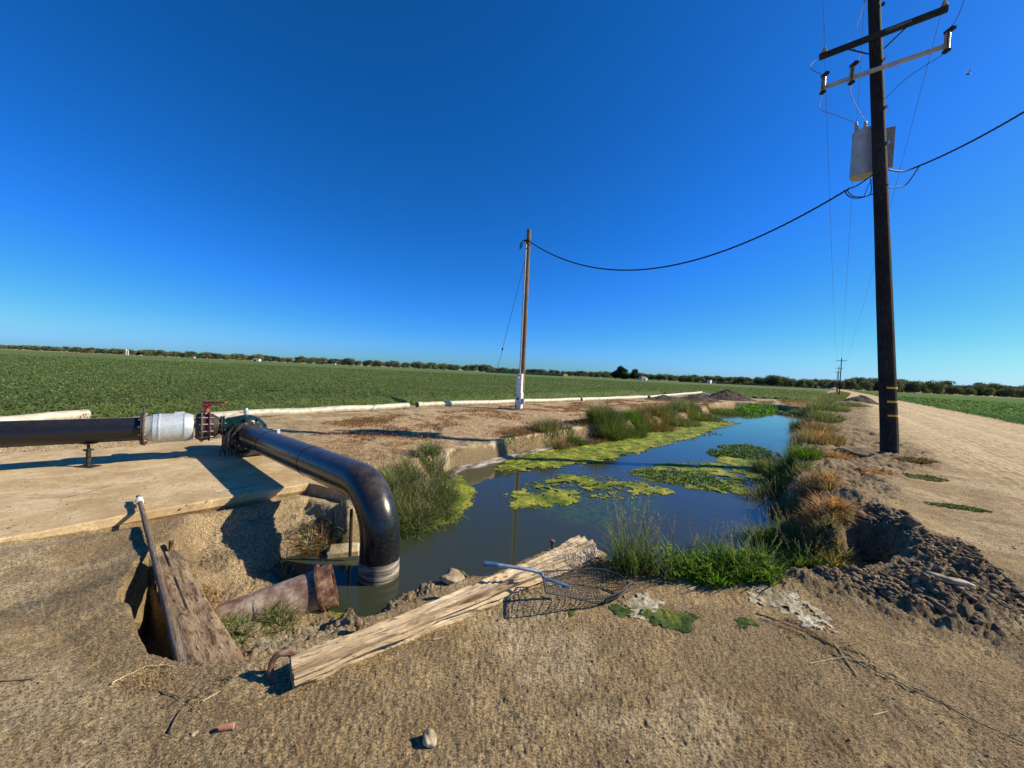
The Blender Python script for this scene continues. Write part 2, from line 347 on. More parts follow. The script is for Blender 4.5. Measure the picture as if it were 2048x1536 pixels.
M['grey'] = mottled('grey_paint', (.30, .33, .35), (.40, .43, .45), 6, .5, .4, 0, .05)
M['lgrey'] = mottled('pale_grey_paint', (.20, .21, .22), (.27, .28, .29), 6, .5, .4, 0, .05)
M['porcelain'] = mottled('grey_porcelain', (.28, .25, .22), (.42, .39, .35), 20, .3, .5, 0, .05)
M['alu'] = mottled('weathered_aluminium', (.36, .32, .23), (.50, .46, .36), 6, .6, .4, .15, .15, .004, (1, 1, 1), (.60, .56, .46))
M['pvc'] = mottled('cream_pipe', (.52, .48, .38), (.66, .62, .52), 5, .55, .4, 0, .1)
M['concrete'] = mottled('pale_concrete', (.20, .15, .08), (.40, .32, .19), 4.5, .9, .2, 0, .9, .02, None, (.56, .48, .34), 10)
M['stain'] = mottled('lime_scale', (.015, .014, .013), (.17, .15, .125), 6, .9, .2, 0, .5, .006, (.35, .35, 5), (.46, .42, .36))
M['cable'] = mottled('black_cable', (.008, .008, .009), (.02, .02, .022), 20, .5)
M['wire'] = mottled('dull_wire', (.03, .03, .032), (.07, .07, .075), 20, .6)
M['blue'] = mottled('blue_plastic', (.02, .07, .17), (.04, .13, .28), 20, .45)
M['bluealu'] = mottled('blue_grey_tube', (.16, .23, .31), (.26, .34, .43), 20, .4, .5, .3)
M['yellow'] = mottled('yellow_reflector', (.62, .38, .02), (.80, .52, .04), 20, .5)
M['beam'] = wood_mat('weathered_pale_timber', (.24, .16, .09), (.58, .45, .28), (.74, .62, .45))
M['plank'] = wood_mat('old_brown_plank', (.085, .055, .03), (.27, .185, .105), (.40, .295, .18), (1.6, 14, 14))
M['pole'] = wood_mat('creosoted_pole', (.007, .007, .009), (.020, .018, .020), (.085, .072, .062), (1.5, 14, 14))
M['pole2'] = wood_mat('brown_pole', (.07, .048, .032), (.19, .14, .10), (.32, .25, .18), (1.5, 14, 14))
M['arm'] = wood_mat('dark_crossarm', (.010, .012, .012), (.03, .034, .03), (.06, .062, .052), (1.5, 14, 14), .5)
M['handle'] = wood_mat('grey_wood_handle', (.10, .07, .05), (.24, .18, .13), (.36, .29, .22), (2, 14, 14))
M['clod'] = mottled('dry_clods', (.095, .070, .044), (.19, .145, .092), 9, .95, .1, 0, .8, .01, None, (.28, .22, .145))
M['crumb'] = mottled('tan_crumbs', (.17, .125, .07), (.30, .225, .13), 9, .95, .1)
M['stone'] = mottled('pale_stones', (.22, .16, .09), (.38, .30, .19), 5, .9, .2, 0, .5, .005, None, (.58, .50, .37))
M['dirt'] = mottled('dark_heap_soil', (.035, .028, .023), (.085, .068, .054), 3, .95, .1, 0, 1, .05, None, (.16, .13, .1))
M['algae'] = None

def water_mat():
    m, nt, b = nmat('murky_water', .045, .5)
    b.inputs['IOR'].default_value = 1.333
    v = coords(nt, 'Object')
    weed = attr(nt, 'weed').outputs['Fac']
    n = noise(nt, 9, 8, .7, v, .5)
    f = math_(nt, 'MULTIPLY', weed, ramp(nt, n, [(.42, (0,) * 3), (.56, (1,) * 3)]))
    c = mix(nt, f, (.034, .042, .025), (.045, .075, .010))
    nt.links.new(c, b.inputs['Base Color'])
    p = bump(nt, b, noise(nt, 5, 3, .5, coords(nt, 'Object', (1, 1.6, 1))), .035, .02)
    return m
def algae_mat(name, a, b_, c_):
    m, nt, b = nmat(name, .75, .3)
    v = coords(nt, 'Object')
    c = ramp(nt, noise(nt, 2.2, 8, .72, v, .8), [(.30, a), (.48, b_), (.66, c_)])
    c = mix(nt, ramp(nt, noise(nt, 34, 6, .75, v), [(.36, (.8,) * 3), (.50, (0,) * 3)]), c, tuple(k * .35 for k in a))
    nt.links.new(c, b.inputs['Base Color'])
    bump(nt, b, noise(nt, 40, 6, .75, v), .9, .012)
    return m
M['water'] = water_mat()
M['algae'] = algae_mat('yellow_green_algae', (.065, .105, .008), (.17, .225, .014), (.42, .40, .05))
M['algae2'] = algae_mat('wet_green_algae', (.02, .045, .003), (.05, .095, .006), (.20, .22, .03))
M['crust'] = algae_mat('dried_pale_crust', (.26, .21, .12), (.46, .41, .27), (.66, .60, .46))

# ------------------------------------------------------------------ object helpers
def tag(o, label=None, cat=None, group=None, kind=None):
    if label: o['label'] = label
    if cat: o['category'] = cat
    if group: o['group'] = group
    if kind: o['kind'] = kind
    return o
def thing(name, label, cat, loc=(0, 0, 0), group=None, kind=None):
    o = bpy.data.objects.new(name, None); C.objects.link(o); o.location = tuple(float(v) for v in loc); o.empty_display_size = .1
    return tag(o, label, cat, group, kind)
def root_loc(o):
    l = Vector((0, 0, 0))
    while o is not None: l += Vector(o.location); o = o.parent
    return l
def link(name, me, mat, parent=None, smooth=True):
    if mat is not None: me.materials.append(mat)
    if smooth: me.polygons.foreach_set('use_smooth', np.ones(len(me.polygons), bool))
    o = bpy.data.objects.new(name, me); C.objects.link(o)
    if parent is not None: o.parent = parent
    return o
def np_mesh(name, V, Fc, col=None, attrs=None):
    V = np.asarray(V, np.float32); Fc = np.asarray(Fc, np.int32)
    me = bpy.data.meshes.new(name); me.vertices.add(len(V)); me.vertices.foreach_set('co', V.ravel())
    k = Fc.shape[1]; me.loops.add(Fc.size); me.loops.foreach_set('vertex_index', Fc.ravel())
    me.polygons.add(len(Fc)); me.polygons.foreach_set('loop_start', np.arange(0, Fc.size, k, dtype=np.int32)); me.polygons.foreach_set('loop_total', np.full(len(Fc), k, np.int32))
    me.update(calc_edges=True)
    if col is not None:
        a = me.attributes.new('col', 'FLOAT_COLOR', 'POINT'); cc = np.ones((len(V), 4), np.float32); cc[:, :3] = col; a.data.foreach_set('color', cc.ravel())
    for n_, v in (attrs or {}).items():
        a = me.attributes.new(n_, 'FLOAT', 'POINT'); a.data.foreach_set('value', np.asarray(v, np.float32))
    return me
class MB:
    """collects solids in world coordinates, builds ONE mesh object"""
    def __init__(s): s.v = []; s.f = []; s.uv = []
    def add(s, V, Fs, UV=None):
        b = len(s.v); s.v += [tuple(map(float, p)) for p in V]; s.f += [tuple(b + i for i in q) for q in Fs]
        s.uv += [tuple(map(float, p)) for p in UV] if UV is not None else [(float(p[0]), float(p[1]) + float(p[2])) for p in V]
        return s
    def box(s, c, size, ax=None, bev=0.0):
        c = np.array(c, float); X, Y, Z = ax if ax is not None else (np.array([1., 0, 0]), np.array([0, 1., 0]), np.array([0, 0, 1.]))
        hx, hy, hz = [k / 2 for k in size]; b = min(bev, hx * .9, hy * .9, hz * .9)
        if b <= 0:
            P = [(x, y, z) for z in (-hz, hz) for y in (-hy, hy) for x in (-hx, hx)]
            Fs = [(0, 2, 3, 1), (4, 5, 7, 6), (0, 1, 5, 4), (2, 6, 7, 3), (0, 4, 6, 2), (1, 3, 7, 5)]
        else:
            P = []
            for z, i in ((-hz, 1), (-hz + b, 0), (hz - b, 0), (hz, 1)):
                q = b if i else 0
                x, y = hx - q, hy - q; e = b * .6 if not i else b * .2
                P += [(-x, -y + e, z), (-x + e, -y, z), (x - e, -y, z), (x, -y + e, z), (x, y - e, z), (x - e, y, z), (-x + e, y, z), (-x, y - e, z)]
            Fs = [tuple(range(7, -1, -1)), tuple(range(24, 32))]
            for r in range(3):
                for k in range(8): Fs.append((r * 8 + k, r * 8 + (k + 1) % 8, r * 8 + 8 + (k + 1) % 8, r * 8 + 8 + k))
        V = [c + X * p[0] + Y * p[1] + Z * p[2] for p in P]
        return s.add(V, Fs, [(p[0], p[1] + p[2]) for p in P])
    def tube(s, pts, rad, n=12, cap=True, up=None):
        pts = [np.array(p, float) for p in pts]; m = len(pts)
        if np.isscalar(rad): rad = [rad] * m
        T = [pts[min(i + 1, m - 1)] - pts[max(i - 1, 0)] for i in range(m)]; T = [t / (np.linalg.norm(t) + 1e-9) for t in T]
        a = np.array([0, 0, 1.]) if abs(T[0][2]) < .9 else np.array([1., 0, 0])
        A = np.cross(T[0], a); A /= np.linalg.norm(A)
        V = []; UV = []; L = 0
        for i in range(m):
            A = A - T[i] * A.dot(T[i]); A /= (np.linalg.norm(A) + 1e-9); B = np.cross(T[i], A)
            if i: L += np.linalg.norm(pts[i] - pts[i - 1])
            for k in range(n):
                th = 2 * math.pi * k / n
                V.append(pts[i] + rad[i] * (math.cos(th) * A + math.sin(th) * B)); UV.append((L, min(k, n - k) / n * 2 * math.pi * rad[i] * 2))
        Fs = [(i * n + k, i * n + (k + 1) % n, (i + 1) * n + (k + 1) % n, (i + 1) * n + k) for i in range(m - 1) for k in range(n)]
        if cap: Fs += [tuple(range(n - 1, -1, -1)), tuple((m - 1) * n + k for k in range(n))]
        return s.add(V, Fs, UV)
    def cyl(s, a, b, r, r2=None, n=24): return s.tube([a, b], [r, r if r2 is None else r2], n)
    def lathe(s, c, axis, prof, n=28, cap=True):
        c = np.array(c, float); axis = np.array(axis, float); axis /= np.linalg.norm(axis)
        a = np.array([0, 0, 1.]) if abs(axis[2]) < .9 else np.array([1., 0, 0])
        A = np.cross(axis, a); A /= np.linalg.norm(A); B = np.cross(axis, A); V = []; UV = []
        for d, r in prof:
            for k in range(n):
                th = 2 * math.pi * k / n; V.append(c + axis * d + r * (math.cos(th) * A + math.sin(th) * B)); UV.append((d, th * r))
        m = len(prof)
        Fs = [(i * n + k, i * n + (k + 1) % n, (i + 1) * n + (k + 1) % n, (i + 1) * n + k) for i in range(m - 1) for k in range(n)]
        if cap: Fs += [tuple(range(n - 1, -1, -1)), tuple((m - 1) * n + k for k in range(n))]
        return s.add(V, Fs, UV)
    def build(s, name, mat, parent=None, smooth=True, auto=35):
        base = np.array(root_loc(parent)) if parent is not None else np.zeros(3)
        me = bpy.data.meshes.new(name); me.from_pydata([tuple(np.array(p) - base) for p in s.v], [], s.f); me.update()
        uv = me.uv_layers.new(name='UVMap'); li = np.zeros(len(me.loops), np.int32); me.loops.foreach_get('vertex_index', li)
        uv.data.foreach_set('uv', np.array(s.uv, np.float32)[li].ravel())
        o = link(name, me, mat, parent, smooth)
        if smooth:
            try: me.set_sharp_from_angle(angle=math.radians(auto))
            except Exception: pass
        return o
def dup(o, parent=None):
    c = o.copy(); C.objects.link(c)
    if parent is not None: c.parent = parent
    for ch in list(o.children): dup(ch, c)
    return c
def solo(o, label, cat, group=None, kind=None): return tag(o, label, cat, group, kind)
def bez(p, n=20):
    """smooth curve through points"""
    p = [np.array(q, float) for q in p]; out = []
    for i in range(len(p) - 1):
        a = p[max(i - 1, 0)]; b = p[i]; c = p[i + 1]; d = p[min(i + 2, len(p) - 1)]
        k = max(2, n // (len(p) - 1))
        for j in range(k):
            t = j / k
            out.append(.5 * ((2 * b) + (c - a) * t + (2 * a - 5 * b + 4 * c - d) * t * t + (3 * b - a - 3 * c + d) * t ** 3))
    out.append(p[-1]); return out
def sag(a, b, s, n=24):
    a = np.array(a, float); b = np.array(b, float)
    return [a + (b - a) * t - np.array([0, 0, s * 4 * t * (1 - t)]) for t in np.linspace(0, 1, n)]

# ------------------------------------------------------------------ ground (one sheet to the horizon)
def polar(r0_, ratio_near, rmax, nang_front=900, half=70, back=90):
    rs = [r0_]; 
    while rs[-1] < rmax:
        r = rs[-1]; k = ratio_near if r < 45 else (0.012 if r < 150 else .05)
        rs.append(r * (1 + k))
    rs = np.array(rs)
    af = np.linspace(-math.radians(half), math.radians(half), nang_front)
    ab = np.linspace(math.radians(half), 2 * math.pi - math.radians(half), back)[1:-1]
    an = np.concatenate([af, ab])
    return rs, an
rs, an = polar(.3, .0062, 6000)
Rr, Aa = np.meshgrid(rs, an, indexing='ij')
gx = Rr * np.sin(Aa); gy = Rr * np.cos(Aa)
gz, gm = land(gx.ravel(), gy.ravel(), True)
nr, na = Rr.shape
I = np.arange(nr * na).reshape(nr, na); J = np.roll(I, -1, axis=1)
Fg = np.stack([I[:-1], J[:-1], J[1:], I[1:]], -1).reshape(-1, 4)[:, ::-1]
V = np.stack([gx.ravel(), gy.ravel(), gz], -1)
V = np.concatenate([V, [[0, 0, lz(0, 0)]]]); 
me = np_mesh('ground', V, Fg, attrs={k: np.append(v, 0) for k, v in gm.items()})
g = link('ground', me, M['earth']); tag(g, 'bare tan and grey-brown farm soil with road, banks and dug pit', 'ground', kind='structure')

# ------------------------------------------------------------------ water
def grid_mat(P, z, step, noise_edge=.0, seed=60, name='mat', relief=0.0, rag=0.0, thr=0.0, ns=3.0):
    lo = P.min(0) - .3; hi = P.max(0) + .3
    nx = max(3, int((hi[0] - lo[0]) / step)); ny = max(3, int((hi[1] - lo[1]) / step))
    x, y = np.meshgrid(np.linspace(lo[0], hi[0], nx), np.linspace(lo[1], hi[1], ny), indexing='ij'); x = x.ravel(); y = y.ravel()
    s = sdf(P, x, y) + noise_edge * (fbm(x, y, ns, 5, seed, .72) + .5 * fbm(x, y, ns * 5, 3, seed + 1, .7))
    hole = fbm(x, y, 3.2, 5, seed + 7, .72)
    keepv = (s > 0) & (hole > -1 + thr)
    zz = z + relief * np.clip(s / .15, 0, 1) * (.5 + fbm(x, y, 6, 4, seed + 3, .6)) + .25 * relief * fbm(x, y, 40, 2, seed + 5)
    I = np.arange(nx * ny).reshape(nx, ny)
    F = np.stack([I[:-1, :-1], I[1:, :-1], I[1:, 1:], I[:-1, 1:]], -1).reshape(-1, 4)
    F = F[keepv[F].sum(1) >= 3]
    used = np.unique(F); mp = np.full(nx * ny, -1); mp[used] = np.arange(len(used))
    return np.stack([x, y, zz], -1)[used], mp[F]
c0 = POND.mean(0); WP = POND.copy()
lo = POND.min(0) - .6; hi = POND.max(0) + .6
x, y = np.meshgrid(np.linspace(lo[0], hi[0], 220), np.linspace(lo[1], hi[1], 260), indexing='ij'); x = x.ravel(); y = y.ravel()
s = sdf(POND, x, y); I = np.arange(len(x)).reshape(220, 260)
Fw = np.stack([I[:-1, :-1], I[1:, :-1], I[1:, 1:], I[:-1, 1:]], -1).reshape(-1, 4); Fw = Fw[(s[Fw] > -.35).all(1)]
WEED = poly([(1050, 1000), (1180, 985), (1330, 995), (1330, 1030), (1230, 1060), (1120, 1045)], WZ)
wd = sstep(-.15, .3, sdf(WEED, x, y) + .2 * fbm(x, y, 2, 3, 70))
wd = np.maximum(wd, .5 * sstep(0, .4, sdf(poly([(1440, 845), (1560, 840), (1580, 860), (1460, 862)], WZ), x, y) + .4 * fbm(x, y, 1.5, 3, 71)))
used = np.unique(Fw); mp = np.full(len(x), -1); mp[used] = np.arange(len(used))
me = np_mesh('water', np.stack([x, y, np.full(len(x), WZ)], -1)[used], mp[Fw], attrs={'weed': wd[used]})
tag(link('water', me, M['water']), 'still murky pond water reflecting the blue sky', 'water', kind='structure')

def algae(pts, label, seed, mat='algae', z=WZ + .006, step=.018, edge=.34, relief=.018, thr=.0, ns=3.0, cat='algae', name='floating_algae'):
    P = poly(pts, z); 
    V, F = grid_mat(P, z, step, edge, seed, relief=relief, thr=thr, ns=ns)
    return tag(link(name, np_mesh('algae', V, F), M[mat]), label, cat, kind='stuff')
algae([(985, 934), (1060, 905), (1130, 897), (1250, 877), (1340, 852), (1420, 838), (1445, 850), (1400, 872), (1290, 902), (1200, 921), (1110, 936), (1000, 943)], 'broad yellow-green algae mat along the concrete wall and far-left bank', 61, relief=.035, step=.04)
algae([(1015, 992), (1070, 966), (1130, 948), (1210, 955), (1300, 968), (1345, 985), (1270, 996), (1170, 998), (1090, 1012), (1025, 1016)], 'ragged yellow-green algae patch drifting in mid pond', 62, thr=.88, edge=.34)
algae([(1255, 946), (1330, 928), (1440, 925), (1560, 940), (1570, 972), (1490, 990), (1390, 976), (1290, 960)], 'yellow algae mat under the floating leaves near the right bank', 63, thr=.84)
algae([(1440, 912), (1530, 920), (1575, 935), (1560, 948), (1490, 937), (1430, 922)], 'thin strip of yellow algae between two leafy floating patches', 64, thr=.5, edge=.1)
algae([(868, 948), (925, 952), (948, 985), (930, 1020), (902, 1046), (860, 1062), (820, 1062), (850, 1000)], 'yellow-green algae fringe below the tall grass on the left bank', 65, edge=.14)
algae([(1380, 845), (1440, 838), (1480, 845), (1450, 856), (1400, 860)], 'sparse algae scum where the pond narrows', 66, thr=.9)
algae([(600, 1230), (640, 1222), (690, 1228), (640, 1245)], 'small algae scum under the rusty pipe mouth', 67, edge=.05, step=.015)

# ------------------------------------------------------------------ plants
def blades(base, az, lean, length, width, col, curve=.6, seg=4, tipcol=None):
    """vectorised grass blades. base (n,3)"""
    n = len(base); V = np.zeros((n, seg + 1, 2, 3)); CC = np.zeros((n, seg + 1, 2, 3))
    d = np.stack([np.cos(az), np.sin(az)], -1); side = np.stack([-np.sin(az + rng.uniform(-.9, .9, n)), np.cos(az + rng.uniform(-.9, .9, n))], -1)
    pos = base.copy(); ang = lean.copy()
    for k in range(seg + 1):
        w = width * (1 - (k / seg)) ** .7 * .5 + width * .04
        sd = np.concatenate([side * w[:, None], np.zeros((n, 1))], 1)
        V[:, k, 0] = pos - sd; V[:, k, 1] = pos + sd
        f = k / seg; c = col * (1 - f) + (tipcol if tipcol is not None else col) * f
        CC[:, k, 0] = c; CC[:, k, 1] = c
        if k < seg:
            L = length / seg; pos = pos + np.concatenate([d * (np.sin(ang) * L)[:, None], (np.cos(ang) * L)[:, None]], 1)
            ang = ang + curve * rng.uniform(.5, 1.5, n) / seg
    b = (np.arange(n) * (seg + 1) * 2)[:, None]
    q = np.array([[2 * k, 2 * k + 1, 2 * k + 3, 2 * k + 2] for k in range(seg)]).ravel()[None]
    return V.reshape(-1, 3), (b + q).reshape(-1, 4), CC.reshape(-1, 3)
def cards(P, size, nrm_tilt, col, asp=.6):
    n = len(P); az = rng.uniform(0, 2 * math.pi, n); t = rng.uniform(0, nrm_tilt, n) if np.isscalar(nrm_tilt) else nrm_tilt
    nv = np.stack([np.sin(t) * np.cos(az), np.sin(t) * np.sin(az), np.cos(t)], -1)
    r = rng.normal(size=(n, 3)); a = np.cross(nv, r); a /= np.linalg.norm(a, axis=1)[:, None] + 1e-9; b = np.cross(nv, a)
    s = np.asarray(size)[:, None] if not np.isscalar(size) else size
    V = np.stack([P - a * s, P - b * s * asp + nv * s * .12, P + a * s, P + b * s * asp + nv * s * .12], 1).reshape(-1, 3)
    F = np.arange(4 * n).reshape(n, 4); return V, F, np.repeat(col, 4, axis=0)
def join(parts):
    V = []; F = []; K = []; b = 0
    for v, f, c in parts:
        V.append(v); F.append(f + b); K.append(c); b += len(v)
    return np.concatenate(V), np.concatenate(F), np.concatenate(K)
def pal(n, cols, jit=.2):
    cols = np.array(cols); c = cols[rng.integers(0, len(cols), n)] * rng.uniform(1 - jit, 1 + jit, (n, 1)); return c
GREEN = [(.055, .105, .02), (.085, .140, .026), (.13, .165, .045), (.04, .075, .018)]
BRIGHT = [(.09, .19, .012), (.14, .25, .022), (.06, .13, .012)]
SAGE = [(.12, .15, .06), (.18, .20, .085), (.085, .115, .045), (.27, .25, .12)]
STRAW = [(.34, .25, .12), (.44, .32, .16), (.26, .17, .08), (.50, .30, .12)]
ORANGE = [(.42, .19, .07), (.50, .25, .09), (.30, .13, .05), (.46, .31, .15)]
RED = [(.20, .065, .03), (.27, .10, .05), (.15, .055, .03), (.30, .16, .08)]
def clump(name, label, px, py, z0, r, h, n, cols, cat='grass', w=.010, seeds=0, group=None, seedcol=[(.20, .18, .11), (.28, .25, .17), (.16, .16, .09)], lean=.55, curve=.9, leafy=0, ell=1.0, ang=0.0, leafcol=BRIGHT, tip=None, sway=(0, 0)):
    c = P3(px, py) if z0 is None else G(px, py, z0)
    a = rng.uniform(0, 2 * math.pi, n); q = r * np.sqrt(rng.uniform(0, 1, n)); lx = q * np.cos(a); ly = q * np.sin(a) * ell
    if ang: lx, ly = lx * math.cos(ang) - ly * math.sin(ang), lx * math.sin(ang) + ly * math.cos(ang)
    bx = c[0] + lx; by = c[1] + ly; bz = np.maximum(land(bx, by), WZ - .02) - .01
    B = np.stack([bx, by, bz], -1)
    out = np.arctan2(ly, lx) + rng.normal(0, 1.25, n); q2 = q / r
    col = pal(n, cols); tc = col * 1.15 if tip is None else .5 * col + .5 * pal(n, tip)
    L = h * rng.uniform(.45, 1.1, n) * (1 - .35 * q2)
    le = lean * (.15 + q2) * rng.uniform(.3, 1.3, n)
    parts = [blades(B, out, le, L, w * rng.uniform(.6, 1.5, n), col, curve, 5, tc)]
    if seeds:
        idx = rng.choice(n, seeds, replace=seeds > n); sb = B[idx]; sa = out[idx]; sle = le[idx] * .5; SL = h * rng.uniform(.9, 1.35, seeds)
        parts.append(blades(sb, sa, sle, SL, np.full(seeds, .0045), pal(seeds, [(.12, .13, .05), (.20, .18, .09)]), .25, 5))
        # plume: little blades up the last third
        m_ = 14; t = np.repeat(np.linspace(.66, 1.0, m_)[None], seeds, 0).ravel(); rep = np.repeat(np.arange(seeds), m_)
        ang_ = sle[rep] + .25 * .5 * t
        pp = sb[rep] + np.stack([np.cos(sa[rep]) * np.sin(ang_) * SL[rep] * t, np.sin(sa[rep]) * np.sin(ang_) * SL[rep] * t, np.cos(ang_) * SL[rep] * t], -1)
        parts.append(blades(pp, rng.uniform(0, 6.28, len(pp)), rng.uniform(.2, .8, len(pp)), rng.uniform(.03, .075, len(pp)) * (1.25 - t), np.full(len(pp), .006), pal(len(pp), seedcol), .4, 2))
    if leafy:
        a = rng.uniform(0, 6.28, leafy); q = r * np.sqrt(rng.uniform(0, 1, leafy)); X = q * np.cos(a); Y = q * np.sin(a) * ell
        if ang: X, Y = X * math.cos(ang) - Y * math.sin(ang), X * math.sin(ang) + Y * math.cos(ang)
        lb = np.maximum(land(c[0] + X, c[1] + Y), WZ)
        Z = lb + h * .5 * rng.uniform(0, 1, leafy) * (1 - (q / r) ** 2 * .6)
        parts.append(cards(np.stack([c[0] + X, c[1] + Y, Z], -1), rng.uniform(.012, .03, leafy), 1.3, pal(leafy, leafcol), .5))
    V, F, K = join(parts)
    root = np.array([c[0], c[1], 0.0])
    o = link(name, np_mesh(name, V - root, F, K), M['leaf']); o.location = tuple(root)
    return tag(o, label, cat, group)

T = 'tall_grass'
clump(T, 'short green and straw tuft on the soil wedge left of the dark hole', 1660, 1125, None, .20, .30, 700, GREEN + STRAW + SAGE, w=.008, seeds=8)
clump(T, 'rusty leafy weeds mixed into the right bank grass above the hole', 1590, 1045, None, .34, .34, 800, SAGE + ORANGE + GREEN, w=.008, seeds=15, leafy=500, leafcol=RED + SAGE)
clump(T, 'dark green grass between the orange dead grass and the dark hole', 1630, 1090, None, .22, .24, 600, GREEN + ORANGE, w=.009, seeds=10)
clump(T, 'olive tuft on the soil ridge above the dark hole', 1655, 1040, None, .24, .22, 500, SAGE + GREEN, w=.008)
clump(T, 'sage grass hanging to the water right behind the elbow', 812, 1062, None, .34, .45, 1500, SAGE + GREEN, w=.009, seeds=25, lean=.9, curve=1.2)
clump(T, 'bushy grass on the bank between elbow and big tussock', 800, 1000, None, .38, .42, 1500, SAGE + GREEN + STRAW[:1], w=.009, seeds=30)
clump(T, 'drooping grass over the yellow-green algae fringe', 868, 1030, WZ, .30, .50, 1100, SAGE + GREEN, w=.008, seeds=35, lean=1.0, curve=1.3)
clump(T, 'dark green grass on the shore between two wall-side clumps', 1250, 866, None, .8, .6, 1500, GREEN, w=.014)
clump(T, 'reddish green weeds on the shore beyond the bright clump', 1296, 853, None, 1.0, .6, 1700, GREEN + RED, w=.016)
clump(T, 'olive grass on the shore before the pond corner', 1345, 843, None, 1.2, .7, 1800, GREEN + SAGE, w=.018)
clump(T, 'dull green grass at the last bend of the left shore', 1395, 834, None, 1.2, .7, 1700, SAGE + GREEN, w=.02)
clump(T, 'small brown weeds between wall and first clump', 1120, 890, None, .5, .4, 900, RED + SAGE, w=.012)
clump(T, 'olive weeds filling the right bank above the water', 1570, 975, None, .45, .38, 1100, GREEN + SAGE, w=.010, leafy=500, leafcol=GREEN)
clump(T, 'brown and olive weeds around the orange dead grass', 1590, 1020, None, .35, .30, 700, SAGE + GREEN + ORANGE, w=.010)
# left bank, round the concrete wall
clump(T, 'big sage-green grass tussock behind the black intake elbow', 855, 1010, None, .42, .52, 2400, SAGE + GREEN, w=.009, seeds=80, tip=SAGE, ang=.7, ell=1.0)
clump(T, 'grey-green grass clump spilling over the left bank beside the elbow', 815, 1045, None, .32, .42, 1300, SAGE, w=.009, seeds=25)
clump(T, 'straw-tinged grass on top of the left bank above the tussock', 815, 960, None, .42, .35, 800, SAGE + STRAW, w=.008, seeds=25)
clump(T, 'green grass clump against the left end of the concrete wall', 868, 955, None, .30, .48, 1100, GREEN + SAGE, w=.009, seeds=20)
clump(T, 'grey-green bush with bare twigs in front of the concrete wall', 1090, 893, WZ, .42, .62, 1000, SAGE + [(.16, .11, .08)], w=.012, leafy=300, leafcol=SAGE)
clump(T, 'small leafy green plant at the foot of the concrete wall', 1152, 889, WZ, .30, .48, 700, GREEN, w=.014, leafy=500, leafcol=GREEN)
clump(T, 'large fountain of dark green grass at the wall end', 1212, 876, WZ, .58, .95, 3200, GREEN, w=.012, seeds=40, tip=SAGE)
clump(T, 'bright green grass clump next to the large grass fountain', 1272, 862, WZ, .55, .75, 1600, GREEN + BRIGHT, w=.014, seeds=20)
clump(T, 'brownish green grass on the bank beyond the algae mat', 1318, 848, WZ, .95, .80, 1700, GREEN + RED + SAGE, w=.016, seeds=30)
clump(T, 'pale green grass where the left bank ends', 1372, 838, WZ, 1.1, .95, 1900, GREEN + SAGE, w=.018, seeds=40)
clump(T, 'yellow-green weeds between the soil heap and floating leaves', 1445, 826, WZ, 1.2, .55, 1400, [(.12, .14, .02), (.17, .17, .03)] + GREEN, w=.02, leafy=400, leafcol=[(.13, .16, .02)])
clump(T, 'red-brown weeds overhanging the middle of the concrete wall', 1040, 868, None, .5, .22, 900, RED + SAGE, w=.01, leafy=500, leafcol=RED)
clump(T, 'green weed drooping over the concrete wall top', 1020, 878, None, .22, .16, 350, GREEN, w=.012, leafy=300, leafcol=GREEN)
clump(T, 'mixed brown and green weeds on the wall top by the grass fountain', 1185, 850, None, .7, .28, 900, RED + SAGE + STRAW, w=.012, leafy=300, leafcol=RED)
# near right shore
clump(T, 'tall feathery grass with pale plumes beside the timber beam', 1262, 1140, None, .15, .58, 260, GREEN, w=.006, seeds=26, lean=.35)
clump(T, 'feathery seed grass standing at the near shore', 1330, 1138, None, .24, .44, 260, GREEN + SAGE, w=.006, seeds=20, lean=.4, leafy=500)
clump(T, 'low bright green leafy weeds on the near shore', 1400, 1138, None, .30, .30, 700, BRIGHT, w=.011, leafy=1500)
clump(T, 'thick bright green grass at the middle of the near shore', 1478, 1135, None, .30, .32, 900, BRIGHT + GREEN, w=.010, seeds=25, leafy=1300)
clump(T, 'bright green leafy grass left of the dark hole', 1555, 1135, None, .28, .34, 900, BRIGHT, w=.010, seeds=20, leafy=1300)
clump(T, 'fine green grass behind the leafy near-shore grass', 1520, 1085, WZ, .30, .38, 350, GREEN, w=.006, seeds=14)
clump(T, 'green grass tuft at the left wall of the dark hole', 1600, 1135, None, .20, .34, 700, GREEN + BRIGHT, w=.009, seeds=12)
clump(T, 'green grass tuft leaning over the upper rim of the dark hole', 1600, 1085, None, .26, .42, 900, GREEN + BRIGHT, w=.009, seeds=20)
clump(T, 'thin green grass rising from the water near shore', 1425, 1110, WZ, .22, .40, 220, GREEN, w=.006, seeds=14, lean=.3)
# right bank going back
clump(T, 'orange dead grass hanging down the right bank', 1640, 1040, None, .34, .42, 1900, ORANGE, w=.010, lean=.8, curve=1.3, ell=.7, ang=.9, leafy=500, leafcol=ORANGE)
clump(T, 'fallen straw-coloured grass at the lip of the bank', 1615, 1000, None, .36, .42, 1300, ORANGE + STRAW, w=.009, lean=.9, curve=1.2, seeds=20)
clump(T, 'purple-brown bare stalks in the water by the right bank', 1520, 995, WZ, .36, .42, 300, [(.12, .07, .06), (.16, .11, .08)] + SAGE, w=.007, seeds=15)
clump(T, 'dense olive grass on the right bank before the shadow', 1548, 960, None, .42, .60, 1400, GREEN + SAGE, w=.009, seeds=50, leafy=300, leafcol=GREEN)
clump(T, 'bright green weedy grass at the waterline of the right bank', 1590, 925, None, .40, .60, 1500, BRIGHT + GREEN, w=.010, seeds=40, leafy=500)
clump(T, 'golden dead grass tuft beside a grey slab of soil', 1668, 912, None, .40, .32, 1000, ORANGE + STRAW, w=.010, lean=1.0, curve=1.4)
